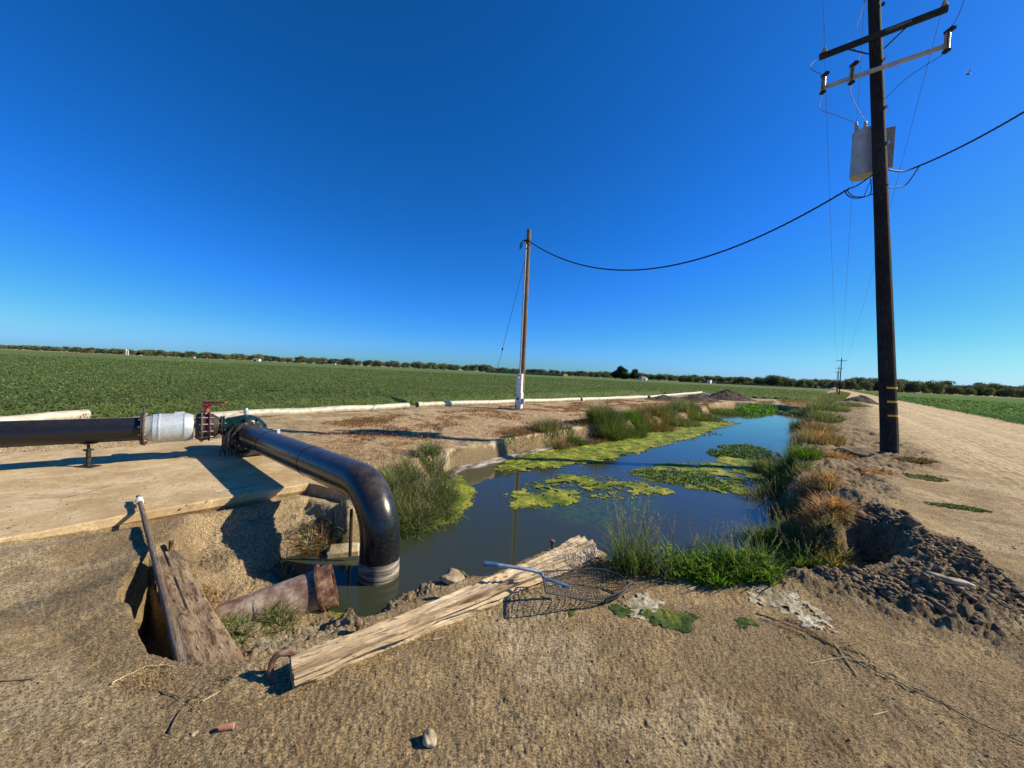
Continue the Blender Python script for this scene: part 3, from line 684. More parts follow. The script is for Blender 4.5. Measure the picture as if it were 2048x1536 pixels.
clump(T, 'brown and green weeds on the bank past the golden tuft', 1632, 880, None, .65, .55, 1300, SAGE + RED + STRAW, w=.012, seeds=40)
clump(T, 'brown seedy weeds hanging over the far right waterline', 1628, 858, None, .7, .55, 1000, SAGE + RED, w=.014, seeds=30)
clump(T, 'tall blue-green grass on the far right bank', 1632, 838, None, 1.0, .85, 1800, GREEN + SAGE, w=.017, seeds=50)
clump(T, 'pale green grass at the far corner of the pond', 1640, 820, None, 1.6, 1.0, 1800, GREEN + SAGE, w=.022, seeds=40)
clump(T, 'rusty dry grass at the far end of the pond', 1615, 812, None, 1.6, .5, 900, ORANGE + RED, w=.022)
clump(T, 'green weeds at the base of the large soil mound by the road', 1700, 812, None, 1.5, .5, 1000, GREEN, w=.02, leafy=300, leafcol=GREEN)
# pit
clump(T, 'grass tuft growing against the rusty pipe', 560, 1247, None, .10, .30, 150, SAGE + GREEN, w=.007, lean=1.0, curve=1.5)
clump(T, 'wispy grass between plank and rusty pipe', 480, 1262, None, .14, .18, 120, SAGE + GREEN, w=.006, lean=1.2, curve=1.4)
clump(T, 'single tall seed stalk rising in front of the dark pit', 573, 1165, None, .03, .50, 9, [(.14, .16, .09)], w=.008, lean=.9, curve=1.0, seeds=2, seedcol=[(.18, .2, .13)])
clump(T, 'green and brown grass under the intake elbow', 645, 1085, None, .28, .28, 600, GREEN + RED + [(.05, .04, .03)], w=.008, lean=1.0, curve=1.2)
clump(T, 'sparse grass poking up beside the beam end', 1215, 1150, None, .12, .16, 110, SAGE + GREEN, w=.005, lean=.9, curve=1.3)
clump('weed', 'green and dark red weed growing at the utility pole foot', 1830, 922, None, .42, .12, 800, GREEN + RED, w=.014, cat='weed', leafy=900, leafcol=GREEN + RED, ell=.6)
clump('weed', 'flat green weed patch on the soil below the utility pole', 1850, 957, None, .40, .05, 200, GREEN, w=.012, cat='weed', leafy=700, leafcol=GREEN, ell=.5)
clump('weed', 'flat green weed streak beside the road edge', 1915, 1015, None, .38, .03, 100, GREEN, w=.010, cat='weed', leafy=900, leafcol=GREEN, ell=.35, ang=-.3)
clump('weed', 'orange withered weed on the bank between pole and pond', 1745, 945, None, .34, .06, 500, ORANGE, w=.012, cat='weed', leafy=400, leafcol=ORANGE, ell=.5)

def cover(name, label, pts, dens, cols, size, zoff=.02, h=.06, seed=0, thr=.0, sc=1.2, z=None, flat=1.2, mat='leaf', cat='weeds', grass=0, bl=.12):
    P = poly(pts, z if z is not None else 0.0); lo = P.min(0); hi = P.max(0); A = (hi - lo).prod(); n = int(A * dens)
    x = rng.uniform(lo[0], hi[0], n); y = rng.uniform(lo[1], hi[1], n)
    s = sdf(P, x, y); f = fbm(x, y, sc, 4, 80 + seed, .6)
    k = (s + .25 * f > 0) & (f > thr + .15 * fbm(x, y, sc * 4, 2, 90 + seed)); x = x[k]; y = y[k]; n = len(x)
    b = land(x, y) if z is None else np.full(n, z)
    hh = h * (.4 + np.clip(f[k] - thr, 0, 1) * 1.8)
    parts = [cards(np.stack([x, y, b + zoff * .3 + hh * rng.uniform(0, 1, n)], -1), rng.uniform(.5, 1.2, n) * size, flat, pal(n, cols, .3), .55)]
    if grass:
        m_ = int(n * grass); i = rng.integers(0, n, m_)
        parts.append(blades(np.stack([x[i], y[i], b[i]], -1), rng.uniform(0, 6.28, m_), rng.uniform(0, 1.1, m_), rng.uniform(.5, 1.2, m_) * bl, np.full(m_, size * .35), pal(m_, cols), .8, 3))
    V, F, K = join(parts); o = link(name, np_mesh(name, V, F, K), M[mat]); return tag(o, label, cat, kind='stuff')
STR = [(540, 862), (650, 845), (830, 828), (1000, 815), (1160, 803), (1300, 796), (1420, 795), (1430, 812), (1340, 832), (1170, 858), (1050, 872), (905, 896), (860, 930), (800, 960), (700, 920), (600, 885)]
cover('dry_weeds', 'rust-red withered weeds scattered over the bare strip beside the pond', STR, 520, RED + RED + [(.08, .09, .03)], .022, .0, .06, 1, .08, 1.0, grass=.5, bl=.10)
cover('dry_weeds', 'rusty orange weed patch on the bare strip behind the intake pipe', [(635, 850), (700, 835), (790, 840), (780, 852), (700, 856)], 900, RED + ORANGE + GREEN, .018, 0, .09, 2, -.1, 2.0, grass=.5, bl=.12)
cover('dry_weeds', 'red-brown weed litter along the concrete wall top', [(940, 885), (1060, 855), (1200, 838), (1330, 822), (1330, 834), (1200, 852), (1060, 872), (960, 893)], 900, RED + SAGE, .02, 0, .10, 3, .05, 1.5, grass=.5, bl=.16)
cover('dry_weeds', 'withered brown grass on the bank above the intake elbow', [(640, 890), (760, 870), (860, 900), (850, 945), (790, 960), (700, 925)], 500, STRAW + RED, .012, 0, .03, 4, .1, 2.5, grass=1.5, bl=.12, cat='weeds')
cover('dry_weeds', 'orange weeds mixed with green on the pit slope', [(355, 1135), (400, 1115), (470, 1130), (480, 1165), (440, 1185), (380, 1175)], 4200, ORANGE + RED + BRIGHT, .013, 0, .07, 5, -.3, 4, z=None, grass=.2, bl=.08)
cover('green_weeds', 'lime-green weeds on the pit floor beside the rusty pipe', [(395, 1165), (440, 1180), (520, 1165), (530, 1195), (490, 1225), (450, 1215), (400, 1190)], 5000, BRIGHT + [(.16, .22, .02)], .010, 0, .07, 6, -.25, 5, grass=.15, bl=.10)
cover('dry_litter', 'orange dead leaves along the foot of the near-shore grass', [(1250, 1150), (1400, 1150), (1560, 1150), (1640, 1165), (1560, 1172), (1420, 1158), (1270, 1160)], 2500, ORANGE, .012, 0, .03, 7, -.1, 4, grass=.4, bl=.06)
cover('dry_litter', 'rust-brown leaf litter at the edge of the dark clods', [(1660, 1160), (1740, 1165), (1850, 1195), (1830, 1205), (1720, 1180)], 1800, RED, .012, 0, .02, 8, .0, 4)
cover('dry_litter', 'dry brown scrub along the top of the right bank', [(1600, 900), (1650, 860), (1680, 835), (1730, 840), (1720, 880), (1700, 930), (1640, 960), (1610, 1000)], 350, RED + SAGE + STRAW, .016, 0, .05, 9, .2, 1.6, grass=.6, bl=.12)
cover('ditch_weeds', 'low brown and green growth on the far bank of the pond', [(1490, 806), (1560, 802), (1650, 798), (1660, 808), (1560, 812), (1500, 815)], 120, GREEN + RED + SAGE, .05, 0, .22, 10, -.15, .5, grass=.8, bl=.35)
cover('verge_grass', 'grass strip on the verge between the field and the first far poles', [(1640, 800), (1655, 790), (1680, 784), (1700, 788), (1690, 800), (1660, 815)], 60, GREEN + SAGE, .07, 0, .3, 11, -.3, .5, grass=1.0, bl=.5)

for P_, sd_ in (([(985, 934), (1060, 905), (1130, 897), (1250, 877), (1340, 852), (1420, 838), (1445, 850), (1400, 872), (1290, 902), (1200, 921), (1110, 936), (1000, 943)], 31), ([(1005, 992), (1070, 962), (1130, 944), (1210, 951), (1300, 964), (1355, 985), (1270, 1000), (1170, 1002), (1090, 1016), (1020, 1020)], 32),
        ([(1245, 946), (1330, 924), (1440, 921), (1570, 936), (1580, 972), (1490, 995), (1390, 980), (1290, 964)], 33), ([(868, 944), (930, 948), (955, 985), (936, 1022), (905, 1050), (860, 1066), (820, 1062), (850, 1000)], 34)):
    cover('algae_tufts', ('tufty algae strands on the broad mat by the wall', 'tufty algae strands on the mid-pond patch', 'tufty algae strands on the right-bank mat', 'tufty algae strands on the left fringe')[sd_ - 31], P_, 1500, [(.08, .13, .01), (.20, .26, .02), (.42, .42, .05), (.05, .09, .01)], .012, 0, .028, sd_, -.25, 3.0, z=WZ, flat=.5, cat='algae')
def floaters(pts, label, n_per, cols, size, h, seed, thr=-.1):
    P = poly(pts, WZ); lo = P.min(0); hi = P.max(0); n = int((hi - lo).prod() * n_per)
    x = rng.uniform(lo[0], hi[0], n); y = rng.uniform(lo[1], hi[1], n); s = sdf(P, x, y); f = fbm(x, y, 1.6, 4, seed, .6)
    k = (s + .3 * f > 0) & ((f > thr) | (s > .25)); x = x[k]; y = y[k]; n = len(x); e = np.clip(s[k] / .5, .1, 1)
    c = pal(n, cols, .3)
    # oval floating leaves, six-sided
    az = rng.uniform(0, 6.28, n); t = rng.uniform(0, 1.1, n)
    nv = np.stack([np.sin(t) * np.cos(az), np.sin(t) * np.sin(az), np.cos(t)], -1); r = rng.normal(size=(n, 3)); a = np.cross(nv, r); a /= np.linalg.norm(a, axis=1)[:, None]; b = np.cross(nv, a)
    P0 = np.stack([x, y, WZ + .01 + h * rng.uniform(0, 1, n) * e], -1); sz = (rng.uniform(.6, 1.2, n) * size)[:, None]
    V = np.stack([P0 + a * sz * math.cos(q) + b * sz * .6 * math.sin(q) for q in np.linspace(0, 2 * math.pi, 7)[:-1]], 1).reshape(-1, 3)
    F = np.arange(6 * n).reshape(n, 6)
    o = link('floating_plants', np_mesh('floating_plants', V, F, np.repeat(c, 6, axis=0)), M['leaf']); return tag(o, label, 'floating plants', kind='stuff')
LV = [(.05, .12, .02), (.08, .17, .03), (.035, .08, .02), (.13, .22, .06)]
floaters([(1405, 906), (1440, 893), (1490, 890), (1530, 900), (1565, 908), (1560, 922), (1500, 922), (1440, 915)], 'dense dark-green leafy raft beside the right bank', 900, LV, .032, .16, 101)
floaters([(1258, 944), (1320, 938), (1400, 944), (1470, 965), (1490, 985), (1400, 978), (1310, 962)], 'leafy raft floating on yellow algae in mid pond', 800, LV, .030, .09, 102)
floaters([(1462, 822), (1490, 808), (1530, 808), (1565, 822), (1530, 828), (1480, 829)], 'bright green mound of water leaves at the far end', 160, [(.09, .22, .02), (.13, .28, .03), (.06, .14, .02)], .085, .40, 103)
floaters([(1565, 824), (1590, 816), (1625, 822), (1620, 832), (1580, 832)], 'low green floating leaves at the far right corner of the pond', 120, LV, .07, .12, 104)
floaters([(1385, 862), (1420, 858), (1450, 866), (1430, 876), (1390, 872)], 'few scattered leaves at the edge of the broad algae mat', 60, LV, .04, .05, 105, .1)
floaters([(1410, 838), (1450, 840), (1480, 846), (1420, 850)], 'sparse leaves near the narrow part of the pond', 50, LV, .05, .05, 106, .1)
floaters([(1320, 872), (1350, 868), (1345, 882), (1325, 882)], 'small leafy sprig on the broad algae mat', 120, LV, .04, .05, 107, -.2)

# ------------------------------------------------------------------ crop fields
def crop(P, name, label, hgt, cols, rmin, rmax, dens, seed, canopy_rough=.09, lim=130, size=.028):
    rr = [rmin]
    while rr[-1] < rmax: rr.append(rr[-1] * (1.012 if rr[-1] < 120 else 1.04))
    rr = np.array(rr); aa = np.radians(np.linspace(-66, 66, 760))
    R_, A_ = np.meshgrid(rr, aa, indexing='ij'); x = (R_ * np.sin(A_)).ravel(); y = (R_ * np.cos(A_)).ravel()
    s = sdf(P, x, y) + .2 * fbm(x, y, .8, 3, seed)
    z = np.clip((s - .25) / .5, 0, 1) ** .8 * (hgt * .70 + canopy_rough * fbm(x, y, 1.3, 4, seed + 1, .65) + .04 * fbm(x, y, .12, 2, seed + 2)) + land(x, y) * 0
    I = np.arange(len(x)).reshape(len(rr), len(aa)); F = np.stack([I[:-1, :-1], I[:-1, 1:], I[1:, 1:], I[1:, :-1]], -1).reshape(-1, 4)[:, ::-1]
    F = F[(s[F] > -.02).all(1)]; used = np.unique(F); mp = np.full(len(x), -1); mp[used] = np.arange(len(used))
    m, nt, b = nmat(name + '_canopy', .9, .1); v = coords(nt, 'Object')
    c_ = np.array(cols).mean(0)
    f = mix(nt, .5, ramp(nt, noise(nt, 5, 8, .75, v), [(.35, tuple(c_ * .55)), (.62, tuple(c_ * 1.35))]), ramp(nt, noise(nt, .05, 4, .6, v), [(.35, tuple(c_ * .85)), (.65, tuple(c_ * 1.2))]))
    nt.links.new(f, b.inputs['Base Color']); bump(nt, b, noise(nt, 7, 8, .75, v), 1.0, .18)
    root = thing(name, label, 'crop', (0, 0, 0), kind='stuff')
    o = link('canopy', np_mesh('canopy', np.stack([x, y, z + land(x, y)], -1)[used], mp[F]), m, root)
    # leaves: density falls with distance
    n = dens; u_ = rng.uniform(0, 1, n); r = rmin * (lim / rmin) ** u_; a = np.radians(rng.uniform(-62, 62, n)); X = r * np.sin(a); Y = r * np.cos(a)
    s = sdf(P, X, Y) + .2 * fbm(X, Y, .8, 3, seed); k = s > -.12; X = X[k]; Y = Y[k]; r = r[k]; s = s[k]; n = len(X)
    top = hgt * (.86 + .28 * fbm(X, Y, 1.3, 4, seed + 1, .65)) * (.45 + .55 * np.clip(s / .3, 0, 1))
    Z = land(X, Y) + top * np.clip(1.08 - .8 * rng.uniform(0, 1, n) ** 2.0, .02, 1.2)
    near_edge = s < .5; Z[near_edge] = land(X[near_edge], Y[near_edge]) + top[near_edge] * rng.uniform(0.02, 1.08, near_edge.sum())
    sz = size * rng.uniform(.5, 1.3, n) * (1 + r / 28)
    patch = 1 + .22 * fbm(X, Y, .35, 3, seed + 9)
    V, F, K = join([cards(np.stack([X, Y, Z], -1), sz, 1.45, pal(n, cols, .35) * patch[:, None], .5)])
    link('leaves', np_mesh('leaves', V, F, K), M['leaf'], root)
crop(FIELDL, 'alfalfa_field', 'wide green crop field filling the left and middle distance', .50, [(.10, .155, .042), (.125, .185, .05), (.072, .115, .032), (.165, .20, .08)], 9.0, 760, 680000, 200, size=.022)
crop(FIELDR, 'alfalfa_field', 'bright green crop field on the far side of the dirt road', .30, [(.07, .15, .018), (.095, .18, .025), (.05, .11, .015)], 18.0, 430, 150000, 230, size=.035)

# ------------------------------------------------------------------ concrete slab and wall
def prism(name, P, z0, z1, mat, label, cat, kind=None, jag=0.0):
    mb = MB(); n = len(P)
    top = [(p[0], p[1], z1) for p in P]; bot = [(p[0], p[1], z0) for p in P]
    mb.add(top + bot, [tuple(range(n))] + [(i, i + n, (i + 1) % n + n, (i + 1) % n) for i in range(n)])
    o = mb.build(name, mat, smooth=False); return tag(o, label, cat, kind=kind)
def slab_mat():
    m, nt, b = nmat('dusty_concrete_slab', .9, .2); v = coords(nt, 'Object')
    c = ramp(nt, noise(nt, 1.3, 8, .65, v, .5), [(.34, (.42, .30, .150)), (.5, (.53, .40, .215)), (.64, (.62, .49, .29))])
    c = mix(nt, ramp(nt, noise(nt, 14, 7, .8, coords(nt, 'Object', (1, 2.2, 1))), [(.30, (.8,) * 3), (.41, (0,) * 3)]), c, (.27, .19, .10))
    c = mix(nt, ramp(nt, noise(nt, 60, 5, .7, v), [(.34, (.7,) * 3), (.47, (0,) * 3)]), c, (.30, .22, .13)); c = mix(nt, ramp(nt, noise(nt, 2.6, 9, .78, v, 1.2), [(.50, (0,) * 3), (.60, (.55,) * 3)]), c, (.36, .26, .14)); c = mix(nt, ramp(nt, noise(nt, .8, 9, .8, v, .8), [(.56, (0,) * 3), (.62, (.5,) * 3)]), c, (.66, .54, .36))
    nt.links.new(c, b.inputs['Base Color']); p = bump(nt, b, noise(nt, 10, 8, .7, v), .35, .02); bump(nt, b, noise(nt, 120, 4, .7, v), .4, .004, p); return m
M['slab'] = slab_mat()
SL = []
for i in range(len(SLAB)):
    a = SLAB[i]; b = SLAB[(i + 1) % len(SLAB)]; L = np.linalg.norm(b - a); k = max(1, int(L / .12))
    for j in range(k):
        p = a + (b - a) * j / k; SL.append(p + .03 * np.array([fbm(p[0:1], p[1:2], 5, 3, 300)[0], fbm(p[0:1], p[1:2], 5, 3, 301)[0]]))
SL = np.array(SL); cz = SLAB.mean(0)
mb = MB(); n = len(SL); ins = SL.copy()
nx_, ny_ = 1, 1
ring = lambda off, z: [(p[0] + (cz - p)[0] / np.linalg.norm(cz - p) * off, p[1] + (cz - p)[1] / np.linalg.norm(cz - p) * off, z) for p in SL]
rings = [ring(.02, SLAB_Z), ring(0, SLAB_Z - .015), ring(.0, SLAB_Z - .09), ring(.05, SLAB_Z - .15)]
V = sum(rings, []); Fs = [tuple(range(n))]
for r in range(3): Fs += [(r * n + i, r * n + n + i, r * n + n + (i + 1) % n, r * n + (i + 1) % n) for i in range(n)]
Fs.append(tuple(3 * n + i for i in range(n - 1, -1, -1)))
mb.add(V, Fs); tag(mb.build('concrete_slab', M['slab'], smooth=False), 'dusty tan concrete pad under the irrigation pump', 'concrete slab', kind='structure')

def wall():
    root = thing('retaining_wall', 'low stained concrete retaining wall along the left side of the pond', 'wall', G(960, 900, WZ))
    top = [(884, 912), (905, 897), (950, 889), (1000, 880), (1050, 871), (1110, 862), (1175, 851), (1240, 842)]
    pts = []
    for (px, py) in top: p = G(px, py, .0); pts.append(p)
    P = bez(pts, 50); mb = MB(); V = []; 
    for i, p in enumerate(P):
        t = P[min(i + 1, len(P) - 1)] - P[max(i - 1, 0)]; t /= np.linalg.norm(t); nn = np.array([t[1], -t[0], 0])
        zt = .01 + .008 * math.sin(i * 1.7) * math.sin(i * .6) + rng.uniform(-.008, .008) - (.05 if i in (17, 18, 33) else 0)
        if i < 4: zt -= (4 - i) * .10
        j = rng.uniform(-.012, .012)
        for off, z in ((-.14, -.6), (-.12, zt - .01), (-.04, zt), (.02, zt - .01), (.04 + j, zt * .3 - .12), (.07 + j, -.34), (.075, -.6)):
            V.append(p + nn * off + np.array([0, 0, z]))
    k = 7; n = len(P)
    Fs = [(i * k + q, (i + 1) * k + q, (i + 1) * k + q + 1, i * k + q + 1) for i in range(n - 1) for q in range(k - 1)] + [tuple(range(k)), tuple((n - 1) * k + q for q in range(k - 1, -1, -1))]
    mb.add(V, Fs); mb.build('wall', M['concrete'], root, smooth=False)
    mb = MB(); V = []
    for i, p in enumerate(P):
        t = P[min(i + 1, len(P) - 1)] - P[max(i - 1, 0)]; t /= np.linalg.norm(t); nn = np.array([t[1], -t[0], 0]); j = rng.uniform(-.02, .03)
        for off, z in ((.05, -.55), (.06, -.37), (.16 + j, -.385), (.22 + j, -.43), (.24 + j, -.55)): V.append(p + nn * off + np.array([0, 0, z]))
    k = 5
    Fs = [(i * k + q, (i + 1) * k + q, (i + 1) * k + q + 1, i * k + q + 1) for i in range(n - 1) for q in range(k - 1)] + [tuple(range(k)), tuple((n - 1) * k + q for q in range(k - 1, -1, -1))]
    mb.add(V, Fs); mb.build('footing', M['stain'], root, smooth=True, auto=30)
wall()

# ------------------------------------------------------------------ irrigation pump with its pipes
E = np.array([.774, .633, 0]); P0 = np.array([-6.79, 5.1, .50])
def ax(px):                                    # point of the outlet pipe's axis seen at picture column px
    q = (px - 1024) / 769.0; k = (q * P0[1] - P0[0]) / (E[0] - q * E[1]); return P0 + E * k
pump = thing('irrigation_pump', 'green centrifugal pump with black pipes and a galvanized check valve on the concrete pad', 'pump', G(487, 905, SLAB_Z))
mb = MB(); a = P0 - E * 9; b = ax(282); mb.tube([a + (b - a) * t for t in np.linspace(0, 1, 12)], .178, 40); mb.build('outlet_pipe', M['black_pipe2'], pump)
def flange(name, c, axis, r, th, mat, nb=12, parent=pump, hole=True):
    mb = MB(); mb.lathe(c, axis, [(-th / 2, r * .55), (-th / 2, r - .004), (-th / 2 + .004, r), (th / 2 - .004, r), (th / 2, r - .004), (th / 2, r * .55)], 40)
    o = mb.build(name, mat, parent)
    A = np.cross(axis, [0, 0, 1.]); A /= np.linalg.norm(A); B = np.cross(axis, A)
    for k in range(nb):
        m2 = MB()
        th_ = 2 * math.pi * (k + .5) / nb; p = np.array(c) + (r - .028) * (math.cos(th_) * A + math.sin(th_) * B)
        m2.tube([p - np.array(axis) * (th / 2 + .02), p + np.array(axis) * (th / 2 + .02)], .011, 6); m2.build('bolt', M['bolt'], o)
    return o
f1 = ax(286); flange('pipe_flange', f1, E, .255, .022, M['iron'])
flange('pipe_flange', ax(291), E, .262, .022, M['rimrust'])
vlv = MB(); a = ax(296); Lv = np.linalg.norm(ax(390) - a)
vlv.lathe(a, E, [(-.02, .12), (-.02, .19), (.05, .205), (.07, .222), (.13, .226), (.132, .234), (.15, .234), (.152, .226), (Lv - .13, .226), (Lv - .128, .234), (Lv - .11, .234), (Lv - .108, .226), (Lv - .05, .215), (Lv - .01, .19), (Lv - .01, .12)], 48)
cv = vlv.build('check_valve', M['galv'], pump)
mb = MB(); q = ax(360) + np.array([0, 0, .235]); mb.box(q, (.13, .05, .035), (E, np.array([-E[1], E[0], 0]), np.array([0, 0, 1.])), .006); mb.build('lifting_lug', M['galv'], cv)
# butterfly valve
a = ax(392); mb = MB(); mb.lathe(a, E, [(0, .15), (0, .19), (.06, .235), (.10, .24), (.12, .24), (.12, .15)], 40); mb.build('adapter', M['iron'], pump)
flange('pipe_flange', ax(405), E, .262, .024, M['rimrust'])
bv = MB(); a = ax(409); bv.lathe(a, E, [(0, .12), (0, .195), (.03, .20), (.035, .185), (.075, .185), (.08, .20), (.11, .20), (.11, .12)], 36); 
bvo = bv.build('butterfly_valve', M['red'], pump)
flange('pipe_flange', ax(420), E, .25, .022, M['iron'])
ctr = (ax(409) + ax(420)) / 2
mb = MB(); mb.tube([ctr + np.array([0, 0, .17]), ctr + np.array([0, 0, .33])], [.045, .032], 12); mb.box(ctr + np.array([0, 0, .34]), (.10, .08, .05), None, .01); mb.build('valve_neck', M['red'], bvo)
mb = MB(); Xh = np.array([.97, -.25, 0]); Xh /= np.linalg.norm(Xh)
mb.lathe(ctr + np.array([0, 0, .365]), (0, 0, 1), [(0, .01), (0, .10), (.012, .10), (.012, .01)], 20)
mb.tube([ctr - Xh * .07 + np.array([0, 0, .40]), ctr + Xh * .12 + np.array([0, 0, .41]), ctr + Xh * .40 + np.array([0, 0, .425])], [.02, .022, .017], 8)
mb.tube([ctr + Xh * .10 + np.array([0, 0, .385]), ctr + Xh * .36 + np.array([0, 0, .36])], .007, 6)
mb.tube([ctr + np.array([0, 0, .36]), ctr + np.array([0, 0, .43])], .03, 10); mb.build('valve_lever', M['red'], bvo)
Aq = np.cross(E, [0, 0, 1.])
for k in range(12):
    th_ = 2 * math.pi * (k + .5) / 12; p = ctr + .225 * (math.cos(th_) * Aq + math.sin(th_) * np.array([0, 0, 1.])); mb = MB(); mb.tube([p - E * .09, p + E * .09], .011, 6); mb.build('long_bolt', M['bolt'], bvo)
a = ax(424); b = ax(443); mb = MB(); mb.lathe(a, E, [(0, .10), (0, .20), (.03, .20), (np.linalg.norm(b - a), .125), (np.linalg.norm(b - a), .08)], 36); mb.build('reducer', M['iron'], pump)
flange('pipe_flange', ax(444), E, .165, .022, M['iron'], 8); flange('pipe_flange', ax(449), E, .165, .024, M['green'], 8)
# volute
EB = G(765, 1120, WZ); ELB = np.array([-1.245, 3.80]); 
TB = ax(494); Cc = TB - np.array([0, 0, .22])
Gd = np.array([ELB[0] - Cc[0], ELB[1] - Cc[1], 0]); Gd /= np.linalg.norm(Gd)
pth = []; rad = []
e2 = np.cross(Gd, [0, 0, 1.]); e2 = -e2 if e2.dot(E) < 0 else e2        # horizontal in the volute plane, away from outlet
for i in range(8): pth.append(ax(451) + (TB - ax(451)) * i / 8.0); rad.append(.125 + .055 * i / 8)
for i in range(0, 31):
    th_ = math.radians(90 - i * 11.0); R = .22 - .075 * i / 30; pth.append(Cc + e2 * R * math.cos(th_) + np.array([0, 0, R * math.sin(th_)])); rad.append(.18 - .105 * i / 30)
mb = MB(); mb.tube(pth, rad, 24); vol = mb.build('pump_casing', M['green'], pump)
mb = MB(); mb.lathe(Cc - Gd * .16, Gd, [(0, .05), (0, .20), (.04, .22), (.26, .22), (.30, .19), (.33, .19), (.33, .24), (.36, .24), (.36, .1)], 36); mb.build('casing_cover', M['green'], vol)
for k, an_ in enumerate((100, 68, 38, 130)):
    th_ = math.radians(an_); d_ = e2 * math.cos(th_) + np.array([0, 0, math.sin(th_)]); mb = MB()
    t_ = np.cross(Gd, d_); mb.box(Cc + Gd * .13 + d_ * .27, (.16, .012, .10), (d_, t_, Gd), .003); mb.build('rib', M['green'], vol)
mb = MB(); v0 = TB + np.array([0, 0, .13]); mb.tube([v0, v0 + np.array([0, 0, .05]), v0 + np.array([0, 0, .051]), v0 + np.array([0, 0, .13]), v0 + np.array([0, 0, .131]), v0 + np.array([0, 0, .16])], [.02, .02, .04, .045, .03, .02], 14); mb.build('air_valve', M['galv'], pump)
mb = MB(); mb.tube(bez([v0 + np.array([-.02, 0, .09]), v0 + np.array([-.15, -.1, .06]), ax(458) + np.array([0, 0, .12])], 14), .007, 6); mb.build('air_tube', M['grey'], pump)
mb = MB(); q = Cc + e2 * .44 + Gd * .12 + np.array([0, 0, .04]); mb.box(q, (.11, .09, .16), None, .01); mb.box(q + np.array([.0, 0, -.12]), (.05, .05, .1)); mb.build('junction_box', M['grey'], pump)
mb = MB(); mb.box(Cc + np.array([.02, .12, -.25]), (.75, .55, .07), (Gd, e2, np.array([0, 0, 1.])), .01)
for sx in (-.28, .22):
    for sy in (-.2, .2): mb.box(Cc + Gd * sx + e2 * sy + np.array([0, .05, -.16]), (.05, .05, .22))
mb.box(Cc - Gd * .45 + np.array([0, 0, -.05]), (.55, .40, .42), (Gd, e2, np.array([0, 0, 1.])), .03); mb.build('pump_base', M['iron'], pump)
mb = MB(); mb.lathe(Cc - Gd * .75, Gd, [(0, .1), (0, .19), (.05, .2), (.5, .2), (.58, .12)], 28); mb.build('pump_motor', M['green'], pump)
for k in range(5):
    mb = MB(); s0 = Cc + Gd * (.1 + .03 * k) + np.array([rng.uniform(-.1, .1), 0, .2 + rng.uniform(-.05, .06)])
    mb.tube(bez([s0 + e2 * .15, s0 - e2 * .12 + np.array([0, 0, .04]), s0 - e2 * .3 + Gd * .1 + np.array([0, 0, -.14]), s0 - e2 * (.24 + .03 * k) + Gd * .05 + np.array([0, 0, -.46])], 20), .008, 7); mb.build('power_cable', M['cable'], pump)
# intake pipe: slopes out over the pond, turns down into it
R_e = .50; zc = .415; st_ = Cc + Gd * .18; st_[2] = .33
cor = np.array([ELB[0], ELB[1], zc]); dd = (cor - st_); dd /= np.linalg.norm(dd)
pts = [st_ + (cor - dd * R_e - st_) * t for t in np.linspace(0, 1, 10)]
p1 = cor - dd * R_e; dn = np.array([0, 0, -1.]); cc_ = p1 + dn * R_e
for i in range(1, 19):
    th_ = math.radians(i * 5); pts.append(cc_ - dn * R_e * math.cos(th_) + dd * R_e * math.sin(th_))
pts += [pts[-1] + dn * .1, pts[-1] + dn * .85]
mb = MB(); mb.tube(pts, .192, 48); ip = mb.build('intake_pipe', M['black_pipe'], pump)
mb = MB(); q = pts[-1]; 
mb.lathe((q[0], q[1], WZ - .08), (0, 0, 1), [(0, .192), (0, .1935), (.10, .194), (.16, .1935), (.24, .194), (.26, .1935), (.265, .192)], 48, cap=False); mb.build('lime_band', M['stain'], ip)
for t in (1.05, 2.7):
    mb = MB(); p = st_ + dd * t; mb.lathe(p, dd, [(-.012, .19), (-.012, .196), (.012, .196), (.012, .19)], 40, cap=False); mb.build('weld_ring', M['black_pipe2'], ip)
flange('pipe_flange', st_ + dd * .03, dd, .25, .03, M['iron'], 12)
# stands
mb = MB(); b_ = G(178, 942, SLAB_Z); axp = ax(178); b_[0] = axp[0]; b_[1] = axp[1]
mb.box(b_ + np.array([0, 0, .008]), (.24, .14, .014)); mb.tube([b_ + np.array([0, 0, .01]), b_ + np.array([0, 0, .26])], .028, 12); mb.tube([b_ + np.array([0, 0, .25]), b_ + np.array([0, 0, .345])], .018, 10)
mb.box(b_ + np.array([0, 0, .25]), (.08, .08, .025)); mb.box(b_ + np.array([0, 0, .35]), (.16, .12, .014)); mb.build('pipe_stand', M['iron'], pump)
mb = MB(); sp = G(700, 1112, -.40); topz = .10; mb.tube([sp, np.array([sp[0] - .01, sp[1] + .02, topz])], .017, 10); mb.build('pipe_stand', M['iron'], pump)
mb = MB(); fp = G(690, 1108, WZ); mb.box(fp + np.array([-.02, .02, .02]), (.34, .20, .12), (np.array([.95, .3, 0]), np.array([-.3, .95, 0]), np.array([0, 0, 1.])), .03)
tag(mb.build('footing_block', M['concrete']), 'small concrete footing under the intake elbow post', 'concrete block')

